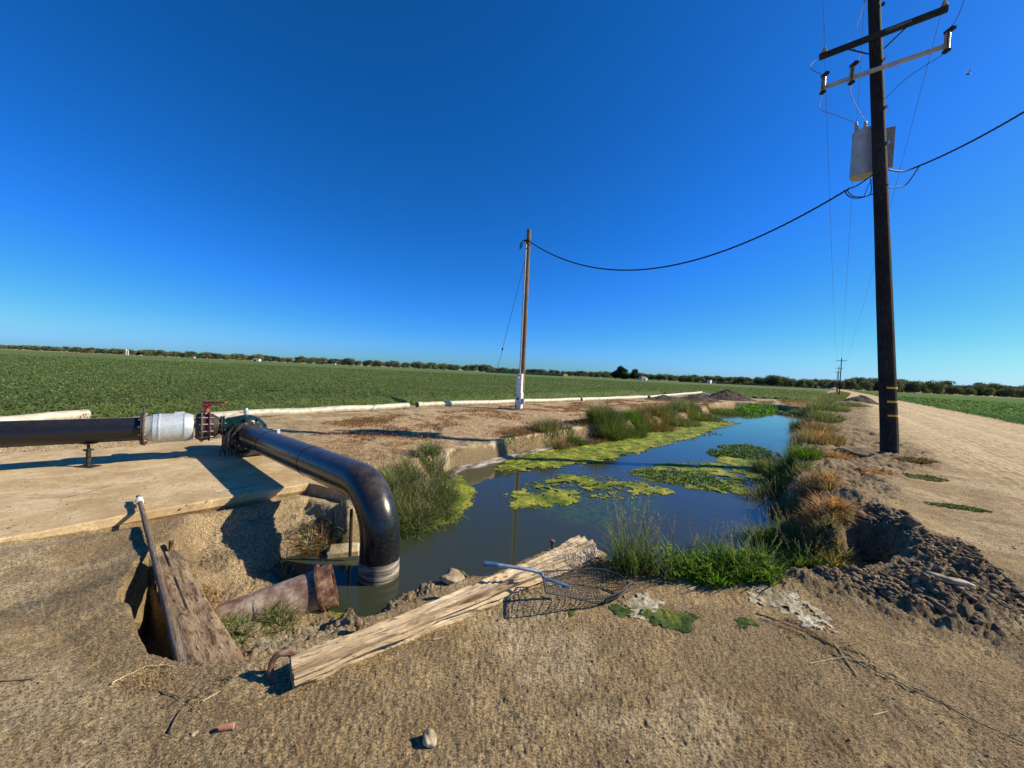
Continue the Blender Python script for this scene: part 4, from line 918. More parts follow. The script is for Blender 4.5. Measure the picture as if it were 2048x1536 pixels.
# rusty pipe in the pit
rp = thing('rusty_pipe', 'short rusty flanged pipe stub lying in the pit by the water', 'pipe', G(600, 1215, -.40))
b0 = G(643, 1178, -.25); a0 = np.array([b0[0] - .66, b0[1] - .32, -.42]); dr = (b0 - a0) / np.linalg.norm(b0 - a0)
mb = MB(); r_ = .165; mb.lathe(a0, dr, [(0, r_), (np.linalg.norm(b0 - a0) + .10, r_), (np.linalg.norm(b0 - a0) + .10, r_ - .012), (.2, r_ - .012)], 40, cap=False); mb.build('pipe_barrel', M['rustpipe'], rp)
mb = MB(); mb.lathe(b0, dr, [(-.02, .12), (-.02, .196), (-.005, .20), (.008, .20), (.008, .12)], 44, cap=False); fl = mb.build('flange', M['rust'], rp)
A = np.cross(dr, [0, 0, 1.]); A /= np.linalg.norm(A); B = np.cross(dr, A)
for k in range(12): th_ = k * math.pi / 6 + .2; p = b0 + .181 * (math.cos(th_) * A + math.sin(th_) * B); m2 = MB(); m2.tube([p - dr * .026, p - dr * .018], .010, 8); m2.build('bolt_hole', M['iron'], fl)
mb = MB(); mb.lathe(b0 + dr * .01, dr, [(0, .165), (0, .176), (.085, .176), (.092, .172), (.092, .150), (-.15, .150)], 44, cap=False); mb.build('collar', M['rust'], rp)

# ------------------------------------------------------------------ timbers
def timber(name, A, B, wd, ht, mat, label, cat, rough=.01, taper=None, steps=60, up=(0, 0, 1), seed=1, profile=None, warp=.0, ends=True):
    A = np.array(A, float); B = np.array(B, float); d = B - A; L = np.linalg.norm(d); d /= L; up = np.array(up, float)
    sd = np.cross(d, up); sd /= np.linalg.norm(sd); u_ = np.cross(sd, d); nseg = 44
    V = []; UV = []
    for i in range(steps + 1):
        t = i / steps; w_, h_ = (wd, ht) if taper is None else (wd * taper(t)[0], ht * taper(t)[1])
        for k in range(nseg):
            a = 2 * math.pi * k / nseg; ca, sa = math.cos(a), math.sin(a); m = max(abs(ca), abs(sa)); rr = (abs(ca) ** 9 + abs(sa) ** 9) ** (-1 / 9.)
            x = ca * rr * w_ / 2; z = sa * rr * h_ / 2
            f = fbm(np.array([t * L * 2.2]), np.array([k * .9]), 1.0, 4, seed, .6)[0] + .5 * fbm(np.array([t * L * .6]), np.array([(k % nseg) * .35]), 1.0, 2, seed + 4)[0]
            g_ = fbm(np.array([t * L * 1.0]), np.array([k * 2.3]), 1.0, 2, seed + 8)[0]
            s_ = 1 + (rough * f * 1.6 - rough * max(0, g_ - .25) * 4) / (max(w_, h_) / 2)
            if profile is not None: x, z = profile(t, x, z, w_, h_)
            V.append(A + d * L * t + sd * x * s_ + u_ * z * s_ + u_ * warp * math.sin(t * 3.1)); UV.append((t * L, k / nseg * 2 * (w_ + h_) * .5))
    Fs = [(i * nseg + k, i * nseg + (k + 1) % nseg, (i + 1) * nseg + (k + 1) % nseg, (i + 1) * nseg + k) for i in range(steps) for k in range(nseg)]
    Fs += [tuple(range(nseg - 1, -1, -1)), tuple(steps * nseg + k for k in range(nseg))]
    mb = MB(); mb.add(V, Fs, UV); o = mb.build(name, M[mat], auto=50)
    return tag(o, label, cat)
pa = G(583, 1368, 0); pb = G(1192, 1112, 0); pa[2] = .045; pb[2] = .06
def prof(t, x, z, w_, h_):
    if t > .93:                                  # upper half is broken off shorter at the far end
        if z > 0 and t > .955: z *= .05
    if t < .06: z -= .0
    return x, z
timber('timber_beam', pa, pb, .175, .165, 'beam', 'long pale weathered timber beam lying across the near pond edge', 'timber', .022, lambda t: (.70 + .58 * t ** 1.5 + .05 * math.sin(9 * t) + .03 * math.sin(31 * t), .66 + .34 * t + .75 * t ** 3 + .03 * math.sin(23 * t)), 90, seed=401, profile=prof)
qa = G(450, 1366, 0.0); qb = G(334, 1118, -.05); qa[2] = -.085; qb[2] = -.06
timber('wide_plank', qa, qb, .25, .15, 'plank', 'wide brown plank bridging the pit beside the wooden pole', 'plank', .006, lambda t: (1.0 - .34 * t, 1.0), 60, seed=421)
# long wooden pole resting on the slab edge
h0 = G(368, 1352, -.03); h1 = G(277, 993, .035)
hp = thing('wooden_pole', 'thin grey wooden pole leaning from the plank to the slab edge', 'pole', h0)
pts = [h0 + (h1 - h0) * t + np.array([0, 0, .02 * math.sin(t * 3.14)]) for t in np.linspace(0, 1, 20)]
mb = MB(); mb.tube(pts, [.024 - .003 * t + .001 * math.sin(20 * t) for t in np.linspace(0, 1, 20)], 14); mb.build('shaft', M['handle'], hp)
mb = MB(); 
for k in range(7):
    p = h1 + (h0 - h1) * (.035 + .006 * k); mb.tube([p - (h1 - h0) * .0035, p + (h1 - h0) * .0035], .030 + .003 * (k % 2), 12)
mb.build('binding', M['white'], hp)
# stake and bolts
sp = P3(343, 1128); mb = MB(); mb.tube([sp + np.array([0, 0, -.15]), sp + np.array([-.015, .01, .20])], .019, 12); tag(mb.build('stake', M['rust']), 'short rusty pipe stake behind the plank end', 'stake')
def spike(px, py, depthz, label, hgt=.07):
    p = G(px, py, depthz); mb = MB(); mb.tube([p - np.array([0, 0, hgt]), p], .013, 10); mb.tube([p, p + np.array([0, 0, .012]), p + np.array([0, 0, .02])], [.026, .024, .015], 12)
    tag(mb.build('rusty_bolt', M['rust']), label, 'bolt')
spike(717, 1249, .06, 'rusty bolt standing behind the middle of the timber beam', .12); spike(1105, 1084, .10, 'rusty bolt standing behind the far end of the timber beam', .2)
p = G(556, 1358, .0); mb = MB(); mb.tube(bez([p + np.array([.0, -.01, -.02]), p + np.array([-.04, .0, .04]), p + np.array([-.03, .03, .10]), p + np.array([.03, .05, .10]), p + np.array([.06, .05, .06])], 24), .016, 10)
tag(mb.build('rusty_hook', M['rust']), 'curved rusty iron hook at the near end of the beam', 'hook')

# ------------------------------------------------------------------ stones, clods, sticks
def rock_mesh(r, seed, sub=2, flat=.7, rough=.3):
    bm_v = []
    import bmesh
    bm = bmesh.new(); bmesh.ops.create_icosphere(bm, subdivisions=sub, radius=1.0)
    R_ = np.random.default_rng(seed); o = R_.uniform(-9, 9, 3)
    pl = R_.normal(size=(7, 3)); pl /= np.linalg.norm(pl, axis=1)[:, None]
    for v in bm.verts:
        c = np.array(v.co); 
        for q in pl:
            d_ = c.dot(q) - .72
            if d_ > 0: c = c - q * d_
        n_ = fbm(np.array([c[0] * 1.5 + o[0] + c[2]]), np.array([c[1] * 1.5 + o[1] - c[2]]), 1.0, 4, seed, .6)[0]
        c = c * (1 + rough * n_); v.co = (c[0] * r, c[1] * r, c[2] * r * flat)
    V = np.array([v.co[:] for v in bm.verts]); F = np.array([[v.index for v in f.verts] for f in bm.faces]); bm.free(); return V, F
def rock(name, px, py, r, mat, label, cat='stone', seed=0, flat=.6, group=None, asp=1.0, rot=0.0, sink=.25):
    p = P3(px, py); V, F = rock_mesh(r, seed + 500, 3, flat, .55); V = V * np.array([asp, 1, 1]); c_, s_ = math.cos(rot), math.sin(rot)
    V = np.stack([V[:, 0] * c_ - V[:, 1] * s_, V[:, 0] * s_ + V[:, 1] * c_, V[:, 2]], -1)
    o = link(name, np_mesh(name, V, F), M[mat]); o.location = (p[0], p[1], p[2] + r * flat * (1 - 2 * sink) * .9); return tag(o, label, cat, group)
rock('stone', 858, 1482, .036, 'stone', 'pale angular stone alone on the near dirt', seed=3, flat=.8)
rock('stone', 905, 1162, .085, 'concrete', 'grey concrete chunk at the water edge behind the beam', seed=4, flat=.6, asp=1.3)
rock('stone', 492, 1262, .06, 'clod', 'mud-caked lump below the rusty pipe', seed=5, flat=.6, asp=1.4)
rock('stone', 388, 1470, .014, 'stone', 'tiny pale shell-like stone near the terracotta tube', seed=6)
rock('slab_fragment', 1715, 908, .26, 'clod', 'flat grey slab of hardened soil beside the golden grass', 'soil slab', seed=7, flat=.35, asp=1.6, rot=.2)
rock('soil_clod', 1815, 1048, .075, 'clod', 'large dark clod at the top rim of the dark hole', 'clod', seed=8, flat=.7, asp=1.3)
rock('soil_clod', 1905, 1165, .07, 'stone', 'long pale clod among the dark clods', 'clod', seed=9, flat=.4, asp=1.8, rot=-.6)
cl_ = [(1875, 1215, .09), (1950, 1245, .07), (1855, 1150, .06), (1810, 1130, .07), (1800, 1165, .06), (1840, 1180, .07), (1900, 1230, .06), (1935, 1200, .07), (1830, 1105, .06), (1770, 1165, .05), (1870, 1185, .06), (1965, 1215, .05), (1745, 1165, .05), (1905, 1130, .06), (1820, 1205, .05), (1780, 1040, .07), (1850, 1065, .06)]
for i, (a_, b_, r_) in enumerate(cl_):
    rock('soil_clod', a_, b_, r_ * .5, 'clod', 'dark brown clod in the heap of clods right of the hole', 'clod', seed=20 + i % 6, flat=.65, group='clods right of the hole', asp=1.2, rot=i)
def scatter(name, label, P, n, rmin, rmax, mat, seeds=6, cat='gravel', pw=2.5, seed=0, thr=-9, zadd=None):
    lo = P.min(0); hi = P.max(0); x = rng.uniform(lo[0], hi[0], n * 3); y = rng.uniform(lo[1], hi[1], n * 3); f = fbm(x, y, 1.8, 3, 700 + seed)
    k = (sdf(P, x, y) + .35 * f > 0) & (f > thr); x = x[k][:n]; y = y[k][:n]; n = len(x); z = land(x, y) if zadd is None else np.full(n, SLAB_Z)
    r = rmin + (rmax - rmin) * rng.uniform(0, 1, n) ** pw; Vs = []; Fs = []; b = 0
    base = [rock_mesh(1.0, 40 + q, 1, .8, .9) for q in range(seeds)]
    for q in range(seeds):
        idx = np.arange(q, n, seeds); V0, F0 = base[q]; a = rng.uniform(0, 6.28, len(idx)); sc = r[idx][:, None] * rng.uniform(.7, 1.3, (len(idx), 3))
        W = V0[None] * sc[:, None]; X = W[..., 0] * np.cos(a)[:, None] - W[..., 1] * np.sin(a)[:, None]; Y = W[..., 0] * np.sin(a)[:, None] + W[..., 1] * np.cos(a)[:, None]
        W = np.stack([X + x[idx][:, None], Y + y[idx][:, None], W[..., 2] * .7 + (z[idx] + r[idx] * .12)[:, None]], -1)
        Vs.append(W.reshape(-1, 3)); Fs.append((F0[None] + (np.arange(len(idx)) * len(V0))[:, None, None]).reshape(-1, 3) + b); b += W.shape[0] * W.shape[1]
    o = link(name, np_mesh(name, np.concatenate(Vs), np.concatenate(Fs)), M[mat], smooth=False); return tag(o, label, cat, kind='stuff')
scatter('gravel', 'pale gravel on the slope below the concrete slab', poly([(350, 1090), (390, 1050), (540, 1015), (600, 1010), (570, 1150), (530, 1175), (460, 1130), (390, 1115)], -.22), 2600, .003, .011, 'stone', seed=1)
scatter('gravel', 'gravel strip on the ground behind the slab', poly([(-100, 903), (200, 893), (420, 872), (420, 862), (200, 878), (-100, 888)]), 2500, .006, .022, 'stone', seed=2)
scatter('small_clods', 'crumbled dark soil crumbs around the big clods', CLODS, 7000, .003, .034, 'clod', seed=3, cat='soil crumbs', pw=6)
scatter('small_clods', 'dark crumbs inside the hole and on its rim', poly([(1610, 1150), (1640, 1070), (1712, 1030), (1790, 1040), (1860, 1095), (1800, 1130), (1700, 1160)]), 2500, .005, .045, 'clod', seed=12, cat='soil crumbs', pw=3)
scatter('small_clods', 'scattered soil crumbs on the right bank', DARKS, 12000, .005, .05, 'clod', seed=4, cat='soil crumbs', pw=4.5)
scatter('pebbles', 'fine crumbs and grit over the near dirt', poly([(-400, 1620), (2400, 1620), (2300, 1300), (1500, 1190), (1150, 1220), (900, 1260), (650, 1400), (300, 1420), (-200, 1250)]), 2600, .0012, .009, 'crumb', seed=5, pw=5, thr=.05, cat='pebbles')
scatter('pebbles', 'pale grit sprinkled on the near dirt', poly([(-400, 1620), (2400, 1620), (2300, 1300), (1500, 1190), (1150, 1220), (900, 1260), (650, 1400), (300, 1420), (-200, 1250), (0, 1100), (260, 1150), (-300, 1200)]), 1300, .001, .006, 'stone', seed=6, pw=4, cat='pebbles')
scatter('pebbles', 'stones and litter on the bare strip beyond the pump', STRIP, 1800, .005, .03, 'stone', seed=7, pw=4, cat='pebbles')
scatter('pebbles', 'crumbs and dry leaves scattered over the concrete slab', poly([(0, 1070), (280, 1018), (530, 975), (520, 930), (300, 940), (0, 960)]), 260, .004, .014, 'handle', seed=9, pw=3, cat='crumbs', zadd=.03)
scatter('road_stones', 'small stones along the road edge', poly([(1850, 900), (1950, 880), (2100, 1000), (2100, 1180), (1990, 1100), (1860, 960)]), 900, .004, .02, 'stone', seed=8, pw=4, cat='pebbles')
# terracotta tube
p = P3(452, 1462); mb = MB(); dv = np.array([.96, .25, 0]); mb.lathe(p + np.array([-.028, 0, .012]) , dv, [(0, .009), (0, .013), (.055, .013), (.055, .009)], 16); tag(mb.build('clay_tube', mottled('terracotta', (.36, .17, .10), (.46, .24, .15), 20)), 'short terracotta-coloured tube on the near dirt', 'tube')
def stem(px, label, r=.004, mat='handle', name='dry_stem', lift=.007, cat='stem', group=None, wob=.0):
    P = []
    for (a_, b_) in px: q = P3(a_, b_, it=2); q[2] = max(q[2] + lift, SLAB_Z + .005 if lift > .02 else -9); P.append(q)
    P = bez(P, 8 * len(P)); P = [p + np.array([rng.normal(0, wob), rng.normal(0, wob), 0]) for p in P]
    mb = MB(); mb.tube(P, [r * (1 - .5 * i / len(P)) for i in range(len(P))], 6); tag(mb.build(name, M[mat]), label, cat, group)
M['straw'] = mottled('straw', (.36, .27, .15), (.55, .45, .29), 30, .8)
M['brownstem'] = mottled('brown_stem', (.12, .08, .045), (.24, .17, .10), 30, .85)
stem([(1512, 1228), (1560, 1245), (1640, 1280), (1710, 1322), (1800, 1370), (1880, 1408), (1960, 1450), (2070, 1500)], 'long dry vine stretched over the dirt to the right corner', .0042, 'brownstem', wob=.003)
stem([(1520, 1238), (1600, 1268), (1690, 1318), (1740, 1330), (1850, 1385), (1950, 1440), (2060, 1482)], 'second dry vine running beside the long vine', .0032, 'straw', wob=.003)
stem([(1570, 1240), (1620, 1262), (1660, 1290), (1720, 1310), (1760, 1345)], 'curled brown root at the start of the long vine', .0035, 'brownstem', wob=.008)
stem([(1668, 1288), (1690, 1320), (1718, 1358)], 'straight pale stick crossing the long vine', .005, 'straw')
stem([(1620, 1330), (1660, 1322), (1700, 1318), (1725, 1335)], 'bent pale twig beside the vine tangle', .003, 'straw')
stem([(1746, 1433), (1776, 1426)], 'short pale straw piece on the right foreground dirt', .004, 'straw')
stem([(1378, 1180), (1398, 1172), (1410, 1158)], 'curved white straw near the shore grass', .004, 'straw')
stem([(1955, 1362), (1975, 1366)], 'tiny straw on the dirt at the right', .003, 'straw')
stem([(120, 1018), (180, 1004), (235, 985)], 'long faint dry stem lying across the concrete slab', .004, 'brownstem', lift=.03)
stem([(430, 1008), (470, 1000), (520, 993)], 'thin grey rod lying on the slab edge in the pipe shadow', .006, 'bluealu', lift=.03)
stem([(340, 1468), (352, 1440), (368, 1418)], 'crooked dark twig left of the terracotta tube', .005, 'brownstem')
stem([(225, 1370), (262, 1350), (300, 1335), (350, 1335)], 'pale stick lying at the pit edge beside the pole foot', .004, 'straw', wob=.003)
stem([(250, 1368), (290, 1360), (330, 1345), (352, 1358)], 'brown twig under the pale stick at the pit edge', .004, 'brownstem', wob=.004)
stem([(0, 1364), (40, 1362), (70, 1361)], 'straight stick at the left picture edge', .004, 'brownstem')
stem([(320, 1385), (345, 1392), (362, 1400)], 'short brown twig below the plank foot', .004, 'brownstem')
stem([(405, 1405), (425, 1395), (440, 1385)], 'pale splinter on the mossy soil at the plank foot', .004, 'straw')
stem([(868, 1282), (890, 1276)], 'pale straw on dirt in front of the beam', .003, 'straw')
cover('straw_litter', 'loose straw around the pole foot and pit edge', [(270, 1350), (340, 1335), (370, 1360), (330, 1385), (280, 1380)], 4000, STRAW, .006, 0, .015, 21, -.3, 5, grass=1.2, bl=.05, cat='straw', mat='dry')
cover('straw_litter', 'tangled straw along the dry vine', [(1540, 1240), (1640, 1262), (1760, 1320), (1750, 1345), (1640, 1300), (1560, 1262)], 1600, STRAW, .006, 0, .012, 22, -.1, 5, grass=1.5, bl=.06, cat='straw', mat='dry')
cover('moss', 'dark grey-green moss at the foot of the plank', [(340, 1410), (400, 1375), (470, 1355), (440, 1385), (380, 1425)], 9000, [(.05, .06, .035), (.08, .085, .05)], .006, 0, .012, 23, -.3, 8, cat='moss')
cover('straw_litter', 'straw bits scattered over the foreground dirt', [(0, 1300), (250, 1350), (600, 1420), (1200, 1300), (1900, 1280), (2048, 1536), (0, 1536)], 140, STRAW, .004, 0, .004, 24, -.2, 3, grass=1.0, bl=.035, cat='straw', mat='dry')
def mat_on_land(pts, label, seed, mat, relief=.012, edge=.1, thr=.0, name='dried_algae', cat='dried algae', step=.012):
    P = poly(pts); V, F = grid_mat(P, 0, step, edge, seed, relief=relief, thr=thr, ns=6)
    V[:, 2] += land(V[:, 0], V[:, 1]) + .004
    tag(link(name, np_mesh(name, V, F), M[mat]), label, cat, kind='stuff')
mat_on_land([(1245, 1195), (1290, 1190), (1325, 1210), (1310, 1235), (1265, 1230)], 'cream dried algae crust right of the wire basket', 801, 'crust', .014, .14, thr=.6)
mat_on_land([(1220, 1220), (1262, 1215), (1310, 1215), (1360, 1228), (1395, 1240), (1385, 1268), (1350, 1262), (1300, 1245), (1240, 1232)], 'dark green algae heap pulled out beside the pale crust', 802, 'algae2', .022, .08, .72)
mat_on_land([(1130, 1225), (1150, 1222), (1155, 1238), (1135, 1242)], 'small green algae lump under the basket shadow', 803, 'algae2', .02, .03)
mat_on_land([(1085, 1155), (1112, 1150), (1125, 1180), (1095, 1182)], 'pale dried algae behind the wire basket', 804, 'crust', .015, .04, .4)
mat_on_land([(1515, 1205), (1570, 1200), (1650, 1235), (1660, 1262), (1600, 1255), (1545, 1230)], 'white salty crust by the start of the dry vine', 805, 'crust', .014, .22, 1.02)
mat_on_land([(1465, 1245), (1500, 1240), (1515, 1255), (1480, 1258)], 'tiny green algae patch at the vine start', 806, 'algae2', .012, .05, .7)
mat_on_land([(165, 1420), (210, 1410), (218, 1422), (180, 1435)], 'flat greenish dried algae on the left foreground', 807, 'algae2', .006, .03, .85)

# ------------------------------------------------------------------ wire scoop basket
def basket():
    A = np.array([.288, 2.80, .19]); Dp = np.array([.292, 2.54, .185]); 
    B = D(1190, 1137, 2.98); Cq = D(1258, 1166, 2.86); E2 = D(1205, 1196, 2.66); mid1 = D(1235, 1148, 2.95); mid2 = D(1235, 1186, 2.72)
    root = thing('scoop_basket', 'wire mesh scoop with a blue-grey handle lying across the beam', 'scoop', (A + E2) / 2 * np.array([1, 1, 0]))
    top = bez([A, (A + B) / 2, B, mid1, Cq], 40); bot = bez([Dp, (Dp + E2) / 2 + np.array([0, 0, -.02]), E2, mid2, Cq + np.array([0, -.01, 0])], 40)
    m = min(len(top), len(bot)); top = top[:m]; bot = bot[:m]
    mb = MB(); mb.tube(top, .0055, 8); mb.tube(bot, .0055, 8); mb.tube([A, Dp], .006, 8); mb.build('rim', M['wire'], root)
    def S(u, v):
        i = u * (m - 1); k = min(int(i), m - 2); f = i - k; a = top[k] * (1 - f) + top[k + 1] * f; b = bot[k] * (1 - f) + bot[k + 1] * f
        p = a * (1 - v) + b * v; dep = .13 * math.sin(math.pi * min(1, max(0, (u - .12) / .88))) * math.sin(math.pi * v) ** .7
        z = max(p[2] - dep, .012); return np.array([p[0], p[1], z])
    mb = MB()
    for v in np.linspace(.0, 1, 15)[1:-1]: mb.tube([S(u, v) for u in np.linspace(0, .99, 30)], .0022, 5)
    for u in np.linspace(0, .97, 34)[1:]: mb.tube([S(u, v) for v in np.linspace(0, 1, 11)], .0022, 5)
    mb.build('wire_mesh', M['wire'], root)
    h = [D(968, 1127, 2.72), D(990, 1129, 2.73), D(1050, 1138, 2.75), D(1080, 1146, 2.76), (A * .65 + Dp * .35) + np.array([0, 0, .004]), S(.22, .55) + np.array([0, 0, .03])]
    mb = MB(); mb.tube(bez(h[1:5], 24), .0125, 12); mb.build('handle', M['bluealu'], root)
    mb = MB(); mb.tube([h[0], h[0] + (h[1] - h[0]) * 1.25], .0175, 12); mb.build('grip', M['blue'], root)
    mb = MB(); mb.tube([h[4], h[5]], .012, 8); mb.build('blue_brace', M['blue'], root)
basket()

# ------------------------------------------------------------------ white irrigation pipes on the ground
def lying(name, label, px0, px1, r, mat='alu', bell=True, cuffs=True, end_z=None, parts=None):
    a = G(px0[0], px0[1], .0); b = G(px1[0], px1[1], .0)
    a[2] = lz(a[0], a[1]) + r * .8; b[2] = (lz(b[0], b[1]) + r * .8) if end_z is None else end_z
    root = thing(name, label, 'pipe', (a + b) / 2 * np.array([1, 1, 0])); n = 18
    P = [a + (b - a) * t + np.array([0, 0, .012 * math.sin(t * 17 + px0[0])]) for t in np.linspace(0, 1, n)]
    mb = MB(); mb.tube(P, r, 24, cap=False); d = (b - a) / np.linalg.norm(b - a)
    mb.lathe(a, d, [(0, r), (0, r - .01), (.5, r - .01)], 24, cap=False); mb.lathe(b, d, [(0, r), (0, r - .01), (-.5, r - .01)], 24, cap=False)
    mb.build('pipe_barrel', M[mat], root)
    for p, s in ((a, 1), (b, -1)):
        mb = MB(); mb.lathe(p + d * s * .01, d * s, [(0, r), (0, r + .012), (.06, r + .014), (.10, r + .004), (.16, r + .010), (.2, r + .002)], 24, cap=False); mb.build('coupling', M[mat], root)
    return root, a, b, d
lying('irrigation_pipe', 'dull aluminium pipe behind the black outlet pipe', (-560, 905), (174, 838), .125)
r1, a1, b1, d1 = lying('irrigation_pipe', 'cream irrigation pipe running behind the pump', (400, 842), (816, 817), .12)
mb = MB(); q = b1 - d1 * .35; mb.tube([q + np.array([0, 0, -.05]), q + np.array([.03, -.06, -.15])], .035, 10); mb.build('outlet_stub', M['alu'], r1)
lying('irrigation_pipe', 'long cream irrigation pipe with open dark end passing behind the meter pole', (834, 815), (1158, 802.5), .12)
lying('irrigation_pipe', 'middle white irrigation pipe beyond the meter pole', (1162, 802.3), (1292, 796.3), .12, 'pvc')
r4, a4, b4, d4 = lying('irrigation_pipe', 'farthest white irrigation pipe propped on the soil heaps', (1298, 796), (1402, 793.5), .12, 'pvc', end_z=.45)
mb = MB(); mb.tube([b4, b4 + N.tolist()[0] * np.array([1.0, 0, 0]) + np.array([.3, -.8, -.40])], .11, 18); mb.build('elbow_leg', M['pvc'], r4)
mb = MB(); q = b4 - d4 * .8 + np.array([0, 0, .1]); mb.tube([q, q + np.array([-.1, 0, .35])], .025, 8); mb.build('riser', M['pvc'], r4)

# ------------------------------------------------------------------ soil heaps
def heap(px, py, wid, dep, h, label, seed, mat='dirt'):
    c = G(px, py, 0); n = 60; x, y = np.meshgrid(np.linspace(-1.3, 1.3, n), np.linspace(-1.3, 1.3, n), indexing='ij')
    r = np.hypot(x, y); ridge = np.exp(-(r * 1.35) ** 2) ; X = c[0] + x * wid * U[0] * 1.0 + y * dep * N[0]; Y = c[1] + x * wid * U[1] + y * dep * N[1]
    X = c[0] + x * wid; Y = c[1] + y * dep
    hh = h * ridge * (1 + .35 * fbm(X, Y, 1.0, 3, seed)) + ridge * h * .30 * fbm(X, Y, 3.2, 4, seed + 2, .65) + .1 * h * np.abs(fbm(X, Y, 9, 2, seed + 5)) * (r < 1)
    Z = land(X.ravel(), Y.ravel()).reshape(n, n) - .05 + hh - .06 * (r > 1.05)
    I = np.arange(n * n).reshape(n, n); F = np.stack([I[:-1, :-1], I[1:, :-1], I[1:, 1:], I[:-1, 1:]], -1).reshape(-1, 4)
    root = np.array([c[0], c[1], 0]); V = np.stack([X.ravel(), Y.ravel(), Z.ravel()], -1) - root
    o = link('soil_heap', np_mesh('soil_heap', V, F), M[mat]); o.location = tuple(root); tag(o, label, 'soil heap')
heap(1335, 800, 1.7, 1.2, .42, 'small dark soil heap under the white pipe', 901)
heap(1395, 801, 2.0, 1.4, .48, 'dark soil heap below the propped end of the white pipe', 902)
heap(1455, 799, 2.4, 2.0, .85, 'tallest dark soil heap beyond the white pipe end', 903)
heap(1525, 795, 3.2, 1.5, .40, 'low dark soil bank at the field edge past the pond', 904)
heap(1722, 812, 1.6, 1.2, .45, 'dark soil mound on the bank left of the utility pole', 905)

# ------------------------------------------------------------------ big utility pole
base = G(1780, 912, .0); DT = 9.75
def PD(px, py, off=0.0): return D(px, py, base[1] + .06 * (910 - py) / 100 + off)
top_ = PD(1746, -60); up_ = top_ - base
upole = thing('utility_pole', 'tall dark wooden utility pole with crossarms and transformer', 'utility pole', base)
mb = MB(); n = 26; mb.tube([base + up_ * t - np.array([0, 0, .3 * (t == 0)]) for t in np.linspace(0, 1, n)], [.178 * (1 - .33 * t) + rng.normal(0, .0015) for t in np.linspace(0, 1, n)], 32); mb.build('pole_shaft', M['pole'], upole)
def on(py): 
    t = (912 - py) / (912 + 60.0); return base + up_ * t
for py in (777, 804, 831):
    p = on(py + 1); rr = .172; vw = np.array([-p[0], -p[1], 0]); a0_ = math.atan2(vw[1], vw[0]); mb = MB(); V = []
    for k in range(13):
        a_ = a0_ - .1 + k * 1.6 / 12
        for q, z in ((rr + .002, -.024), (rr + .008, -.024), (rr + .008, .024), (rr + .002, .024)): V.append(p + np.array([math.cos(a_) * q, math.sin(a_) * q, z]))
    Fs = [(i * 4 + q, i * 4 + (q + 1) % 4, i * 4 + 4 + (q + 1) % 4, i * 4 + 4 + q) for i in range(12) for q in range(4)] + [(0, 1, 2, 3), (51, 50, 49, 48)]
    mb.add(V, Fs); mb.build('yellow_band', M['yellow'], upole)
NA = np.array([N[0], N[1], 0]); NU = np.array([U[0], U[1], 0])
def arm(cpy, half_l, half_r, h, w, mat, name, off):
    c = on(cpy) - NU * off; a = c - NA * half_l; b = c + NA * half_r
    mb = MB(); mb.box((a + b) / 2, (half_l + half_r, w, h), (NA, NU, np.array([0, 0, 1.])), .006); o = mb.build(name, M[mat], upole); return c, a, b, o
c1, l1, r1_, arm1 = arm(84, 1.12, 1.22, .13, .10, 'arm', 'crossarm', .18)
c2, l2, r2_, arm2 = arm(150, 1.08, 1.18, .085, .085, 'grey', 'fiberglass_crossarm', .16)
def bell(p, h, r, name='insulator', parent=upole, n=3):
    mb = MB(); prof = [(0, r * .35)]
    for k in range(n): z = h * (k + .2) / n; prof += [(z, r * (1 - .18 * k)), (z + h * .35 / n, r * (.95 - .2 * k)), (z + h * .6 / n, r * .45)]
    prof += [(h, r * .4), (h + .02, r * .3)]; mb.lathe(p, (0, 0, 1), prof, 18); return mb.build(name, M['porcelain'], parent)
i1 = l1 + NA * .10 + np.array([0, 0, .065]); i2 = r1_ - NA * .07 + np.array([0, 0, .065]); bell(i1, .14, .07); bell(i2, .14, .07)
itop = on(-15) - NA * .17; bell(itop, .16, .07)
mb = MB()
for s_ in (-1, 1):
    mb = MB(); mb.tube([c1 + NA * s_ * .62 + np.array([0, 0, -.04]) - NU * .06, on(112) + NA * s_ * .14 - NU * .12], .016, 8); mb.build('arm_brace', M['arm'], upole)
# cutouts
def cutout(p):
    mb = MB(); ax_ = np.array([0, 0, 1.]); prof = []
    for k in range(9): z = k * .04; prof += [(z, .035), (z + .008, .055), (z + .028, .055), (z + .036, .035)]
    mb.lathe(p - NU * .05, ax_, prof, 14); o = mb.build('fuse_cutout', M['porcelain'], upole)
    mb = MB(); mb.box(p - NU * .08 + np.array([.02, -.02, .40]), (.10, .18, .06)); mb.box(p - NU * .06 + np.array([0, 0, -.04]), (.09, .12, .05)); mb.tube([p - NU * .16 + np.array([0, 0, .0]), p - NU * .15 + np.array([0, 0, .40])], .014, 8); mb.build('fuse_holder', M['arm'], o)
    mb = MB(); mb.lathe(p - NU * .05 + np.array([0, 0, .36]), (0, 0, 1), [(0, .05), (.06, .045), (.10, .02)], 12); mb.build('cutout_cap', M['bolt'], o)
cuts = [l2 + NA * .02, l2 + NA * .60, r2_ - NA * .01]
for q in cuts: cutout(q - np.array([0, 0, .12]))
